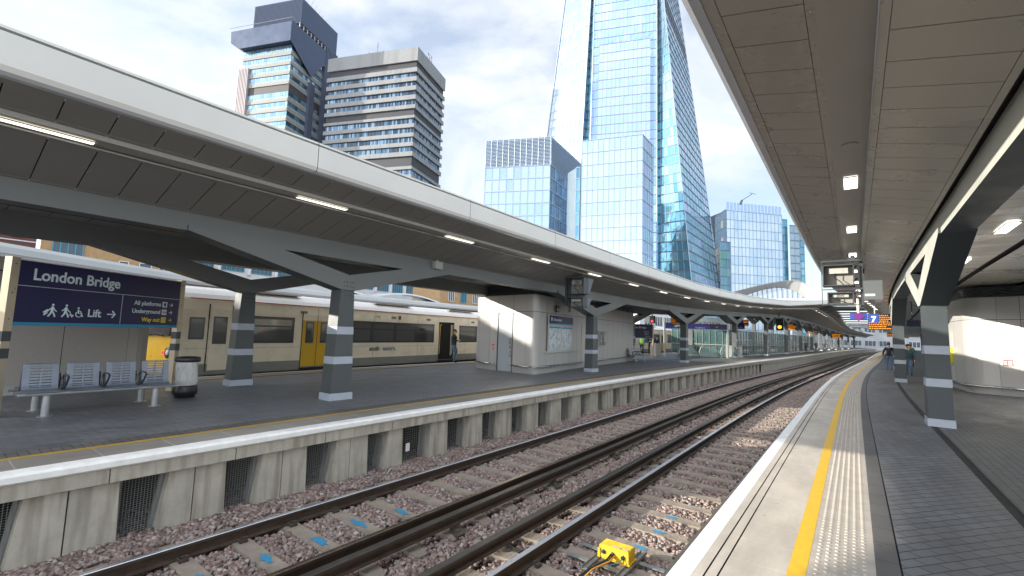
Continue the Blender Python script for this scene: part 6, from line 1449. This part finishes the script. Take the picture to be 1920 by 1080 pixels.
# ------------------------------------------------------------------ people
def person(label, s, d, heading, pose, mats, height=1.76, hair=True, hood=None, extra=None, z=0):
    """one continuous skinned body; heading in degrees from the line direction; pose: dict of joint offsets"""
    Mx = frame(s, d, z, heading); k = height/1.76
    r = root('person', Mx.translation, label, 'person')
    J = dict(pelvis=(0, 0, .95), waist=(0, 0, 1.08), chest=(.01, 0, 1.28), ush=(0, 0, 1.43), neck=(.02, 0, 1.50), chin=(.045, 0, 1.56), head=(.035, 0, 1.655), crown=(.02, 0, 1.72),
             shL=(0, .17, 1.42), shR=(0, -.17, 1.42), elL=(-.02, .25, 1.14), elR=(-.02, -.25, 1.14), wrL=(.08, .26, .90), wrR=(.08, -.26, .90), haL=(.10, .25, .83), haR=(.10, -.25, .83),
             hiL=(0, .09, .90), hiR=(0, -.09, .90), knL=(.03, .10, .50), knR=(.03, -.10, .50), anL=(-.02, .10, .09), anR=(-.02, -.10, .09), toL=(.15, .12, .03), toR=(.15, -.12, .03))
    J.update(pose)
    R_ = dict(pelvis=.135, waist=.125, chest=.15, ush=.10, neck=.055, chin=.062, head=.092, crown=.07, sh=.068, el=.05, wr=.034, ha=.03, hi=.10, kn=.068, an=.045, to=.035)
    bulk = pose.get('bulk', 1.0)
    names = ['pelvis', 'waist', 'chest', 'ush', 'neck', 'chin', 'head', 'crown', 'shL', 'elL', 'wrL', 'haL', 'shR', 'elR', 'wrR', 'haR', 'hiL', 'knL', 'anL', 'toL', 'hiR', 'knR', 'anR', 'toR']
    idx = {n: i for i, n in enumerate(names)}; V = [Vector(J[n])*k for n in names]
    rad = [R_.get(n, R_.get(n[:2], .05))*k*(bulk if n in ('pelvis', 'waist', 'chest', 'shL', 'shR', 'elL', 'elR') else 1) for n in names]
    E = [('pelvis', 'waist'), ('waist', 'chest'), ('chest', 'ush'), ('ush', 'neck'), ('neck', 'chin'), ('chin', 'head'), ('head', 'crown')]
    for q in 'LR': E += [('ush', 'sh'+q), ('sh'+q, 'el'+q), ('el'+q, 'wr'+q), ('wr'+q, 'ha'+q), ('pelvis', 'hi'+q), ('hi'+q, 'kn'+q), ('kn'+q, 'an'+q), ('an'+q, 'to'+q)]
    E = [(idx[a], idx[b_]) for a, b_ in E]
    tagv = {n: ('skin' if n in ('neck', 'chin', 'head', 'crown', 'haL', 'haR') else 'shoe' if n[:2] == 'to' else 'leg' if n[:2] in ('hi', 'kn', 'an') or n == 'pelvis' else 'top') for n in names}
    kinds = [tagv[n] for n in names]
    for q in 'LR':      # five separate fingers from the palm
        h = V[idx['ha'+q]]; dv = (h-V[idx['wr'+q]]).normalized(); sd_ = dv.cross(Vector((1, 0, 0))); sd_ = sd_.normalized() if sd_.length > .1 else Vector((0, 1, 0)); pl = dv.cross(sd_)
        for f, (o_, l_) in enumerate(((-.030, .062), (-.010, .072), (.010, .066), (.028, .052), (.042, .04))):
            base = len(V); st = h + pl*o_*k + (dv*.012*k if f < 4 else -dv*.02*k); mid = st+dv*l_*.55*k+sd_*.008*k+(pl*.02*k if f == 4 else Vector()); tip = mid+dv*l_*.4*k+sd_*.022*k
            V += [st, mid, tip]; rad += [.0095*k, .0085*k, .007*k]; kinds += ['skin']*3; E += [(idx['ha'+q], base), (base, base+1), (base+1, base+2)]
    me = bpy.data.meshes.new('tmp'); me.from_pydata([tuple(v) for v in V], E, []); o = bpy.data.objects.new('tmp', me); C.objects.link(o)
    md = o.modifiers.new('s', 'SKIN'); sv = me.skin_vertices[0].data
    for i, q in enumerate(sv): q.radius = (rad[i], rad[i]); q.use_root = (i == 0)
    for i, n in enumerate(names):
        if n in ('pelvis', 'waist', 'chest'): sv[i].radius = (rad[i]*1.18, rad[i]*.86) 
    ss = o.modifiers.new('u', 'SUBSURF'); ss.levels = 2
    bpy.context.view_layer.update()
    m2 = bpy.data.meshes.new_from_object(o.evaluated_get(bpy.context.evaluated_depsgraph_get())); C.objects.unlink(o); bpy.data.objects.remove(o)
    order = ['top', 'leg', 'skin', 'shoe']; segs = [(V[a], V[b_], kinds[b_] if kinds[b_] != 'top' or kinds[a] == 'top' else kinds[a]) for a, b_ in E]
    def kind_at(p):
        best = None
        for a, b_, kd in segs:
            ab = b_-a; t = max(0, min(1, (p-a).dot(ab)/max(1e-9, ab.length_squared))); dd = (p-(a+ab*t)).length
            if kd == 'leg' and p.z > J['pelvis'][2]*k-.03 : kd = 'top'
            if best is None or dd < best[0]: best = (dd, kd)
        return best[1]
    b = B(); b.raw([Mx @ v.co for v in m2.vertices], [tuple(p.vertices) for p in m2.polygons]); b.mi = [order.index(kind_at(p.center)) for p in m2.polygons]; bpy.data.meshes.remove(m2)
    b.obj('body', mats, r, True)
    # face details and hair
    hd = Vector(J['head'])*k; fx = Vector((1, 0, 0)) if 'look' not in pose else Vector(pose['look']).normalized(); fy = Vector((0, 0, 1)).cross(fx)
    b = B(); b.lathe((0, 0, 0), [(.012*k, 0), (.016*k, .012*k), (.006*k, .03*k)], 6, mat=Mx @ Matrix.Translation(hd+fx*.092*k-Vector((0, 0, .02*k)))); b.obj('nose', mats[2], r)
    for sg in (-1, 1):
        b = B(); b.lathe(Mx @ (hd+fx*.082*k+fy*sg*.032*k+Vector((0, 0, .01*k))), [(.003, -.008*k), (.011*k, 0), (.003, .006*k)], 8); b.obj('eye', mHand, r)
        b = B(); b.lathe(Mx @ (hd+fy*sg*.092*k-Vector((0, 0, .01*k))), [(.006, -.028*k), (.017*k, 0), (.006, .03*k)], 8); b.obj('ear', mats[2], r)
    b = B(); b.tube([Mx @ (hd+fx*.085*k+fy*y*k-Vector((0, 0, .055*k))) for y in (-.02, 0, .02)], .006*k, 6); b.obj('mouth', M('lip_tone', (.30, .12, .10), .5), r)
    if hair:
        b = B(); n = 14; rows = 8; vs = []
        for i in range(rows+1):
            ph = i/rows*1.72
            for j in range(n):
                th = 2*pi*j/n; x, y, z_ = sin(ph)*cos(th), sin(ph)*sin(th), cos(ph)
                cut = 1.0 if x < .4 or ph < 1.1 else .93
                v = hd-fx*.014*k+Vector((0, 0, .02*k)) + (fx*x+fy*y)*.099*k*cut + Vector((0, 0, z_*.098*k)); vs.append(Mx @ v)
        b.raw(vs, [(i*n+j, i*n+(j+1) % n, (i+1)*n+(j+1) % n, (i+1)*n+j) for i in range(rows) for j in range(n)]); b.obj('hair', hair if hair is not True else M('dark_hair', (.02, .015, .012), .7), r, True)
    if hood:
        b = B(); c_ = Vector(J['neck'])*k; b.lathe(Mx @ (c_-Vector((.03, 0, .04))), [(.10*k, -.05), (.13*k, 0), (.12*k, .05), (.07*k, .075)], 14); b.obj('hood', hood, r, True)
    return r, Mx
mSkin = M('skin', (.50, .30, .22), .5); mJk = M('black_jacket', (.02, .02, .022), .65, noise=(12, .3)); mJn = M('blue_jeans', (.10, .17, .27), .8, noise=(14, .2)); mBoot = M('tan_boots', (.28, .14, .06), .6); mShoe = M('black_shoes', (.02, .02, .02), .5); mNv = M('navy_coat', (.02, .025, .06), .75)
back_pose = dict(bulk=1.15, knL=(.10, .10, .50), anL=(.05, .10, .09), toL=(.22, .12, .03), knR=(-.03, -.10, .50), anR=(-.14, -.10, .12), toR=(.02, -.12, .03), elL=(-.03, .29, 1.15), elR=(-.03, -.29, 1.15), wrL=(.03, .31, .90), wrR=(.02, -.31, .90), haL=(.05, .31, .82), haR=(.03, -.32, .82))
pr, pm_ = person('man seen from behind in black jacket, jeans and tan boots on the near platform', 25.2, -2.15, 5, back_pose, [mJk, mJn, mSkin, mBoot], 1.78, hood=M('grey_hood', (.42, .42, .43), .8))
hb = root('shoulder_bag', pm_ @ Vector((.03, -.36, .35)), 'brown bag carried by the man in the black jacket', 'bag'); b = B(); b.box((.02, -.37, .60), (.30, .11, .30), pm_); b.obj('bag_body', M('brown_leather', (.14, .06, .05), .5), hb); b = B(); b.tube([pm_ @ Vector(p) for p in ((-.08, -.37, .75), (-.02, -.35, .82), (.05, -.35, .82), (.1, -.37, .75))], .012, 6); b.obj('handle', M('brown_leather', (0, 0, 0)), hb)
person('passenger in blue jeans half hidden behind the second column of the near platform', 18.6, -3.0, 178, dict(knL=(.14, .10, .52), anL=(.02, .10, .14), toL=(.17, .12, .07), knR=(.0, -.10, .50), anR=(-.2, -.10, .14), toR=(-.06, -.12, .04)), [M('teal_jacket', (.03, .08, .10), .7), mJn, mSkin, mShoe], 1.74)
phone = dict(elL=(.02, .24, 1.14), elR=(.02, -.24, 1.14), wrL=(.25, .12, 1.17), wrR=(.25, -.10, 1.16), haL=(.31, .06, 1.19), haR=(.31, -.05, 1.18), look=(1, 0, -.35), head=(.06, 0, 1.64), chin=(.075, 0, 1.555))
person('young man in green jacket with yellow hood looking down in the right platform shelter', 32, -3.35, 170, phone, [M('green_jacket', (.03, .08, .06), .7), mJk, mSkin, mShoe], 1.74, hood=M('yellow_hood', (.42, .32, .05), .8))
pr, pm_ = person('man in black jacket and jeans stepping out of the open train door', 2.95, 15.75, -60, dict(phone, knL=(.16, .09, .56), anL=(-.08, .10, .24), toL=(.06, .12, .14), knR=(.10, -.09, .50), anR=(.05, -.10, .09), toR=(.22, -.12, .03), bulk=1.08), [mJk, mJn, mSkin, mShoe], 1.76, z=0)
b = B(); b.box((.34, 0, 1.22), (.012, .075, .15), pm_); one(b, 'mobile_phone', mScreen, 'black mobile phone in the hand of the man at the train door', 'phone')
person('passenger in navy coat walking behind the left end of the long kiosk', 4.2, 15.0, 190, dict(phone, knL=(.22, .09, .52), anL=(.18, .10, .10), toL=(.34, .12, .05), knR=(-.02, -.09, .5), anR=(-.34, -.10, .2), toR=(-.22, -.12, .08)), [mNv, mJk, mSkin, mShoe], 1.74)
pr, pm_ = person('station worker in bright yellow vest over blue jacket behind the distant bench', 26.8, 15.9, 10, {}, [M('blue_work_jacket', (.02, .22, .34), .7), mJk, mSkin, mShoe], 1.78)
b = B(); b.lathe((0, 0, 0), [(.19, .96), (.205, 1.1), (.215, 1.3), (.19, 1.42), (.12, 1.47)], 16, mat=pm_); b.obj('hi_vis_vest', M('hi_vis_yellow', (.45, .75, .02), .6), pr, True)
b = B(); b.lathe((0, 0, 0), [(.214, 1.15), (.22, 1.15), (.22, 1.2), (.214, 1.2)], 16, mat=pm_); b.obj('reflective_stripe', mLett, pr)
person('man in black coat standing with a phone beside the yellow-vested worker', 28.0, 15.6, 200, phone, [mJk, mJk, mSkin, mShoe], 1.8)
pr, pm_ = person('passenger in dark clothes striding past the brownish parapet', 29.0, 15.35, 200, dict(knL=(.22, .09, .52), anL=(.20, .10, .10), toL=(.36, .12, .05), knR=(-.05, -.09, .5), anR=(-.40, -.10, .2), toR=(-.28, -.12, .06)), [mNv, mJk, mSkin, mShoe], 1.76)
bp_ = root('backpack', pm_ @ Vector((-.25, 0, 1.0)), 'dark backpack worn by the striding passenger', 'backpack'); b = B(); b.lathe((0, 0, 0), [(.08, .98), (.15, 1.02), (.16, 1.25), (.12, 1.42), (.05, 1.46)], 12, mat=pm_ @ Matrix.Translation((-.2, 0, 0))); b.obj('bag_body', mNv, bp_, True); b = B(); b.tube([pm_ @ Vector(p) for p in ((-.12, .12, 1.05), (.12, .14, 1.2), (.02, .14, 1.46), (-.12, .1, 1.4))], .018, 6); b.obj('strap', mJk, bp_)
far_p = [(76, 8.9, 20), (83, 8.2, 190), (97, 8.4, 0), (108, 8.9, 170)]
for i, (s, d, h) in enumerate(far_p):
    pr, _m = person('one of the tiny dark figures waiting far along the left platform', s, d, h, {}, [mJk if i % 2 else mNv, mJk, mSkin, mShoe], 1.75); pr['group'] = 'distant figures on the left platform'
# low litter on the ballast
b = B(); p = W(-8.55, 6.0, -1.04); Mx = frame(-8.6, 6.02, -1.0, 30); b.box((0, 0, 0), (.11, .012, .09), Mx @ Matrix.Rotation(.5, 4, 'X')); one(b, 'litter_carton', M('white_card', (.6, .62, .65), .6), 'crumpled white carton lying on the ballast by the platform wall', 'litter')
b = B(); Mx = frame(-7.95, 6.28, -.72); b.box((0, 0, 0), (.10, .012, .16), Mx); r = one(b, 'wall_notice', M('white_notice', (.62, .60, .56), .5), 'small white notice hung on the wide mesh opening of the platform wall', 'notice')
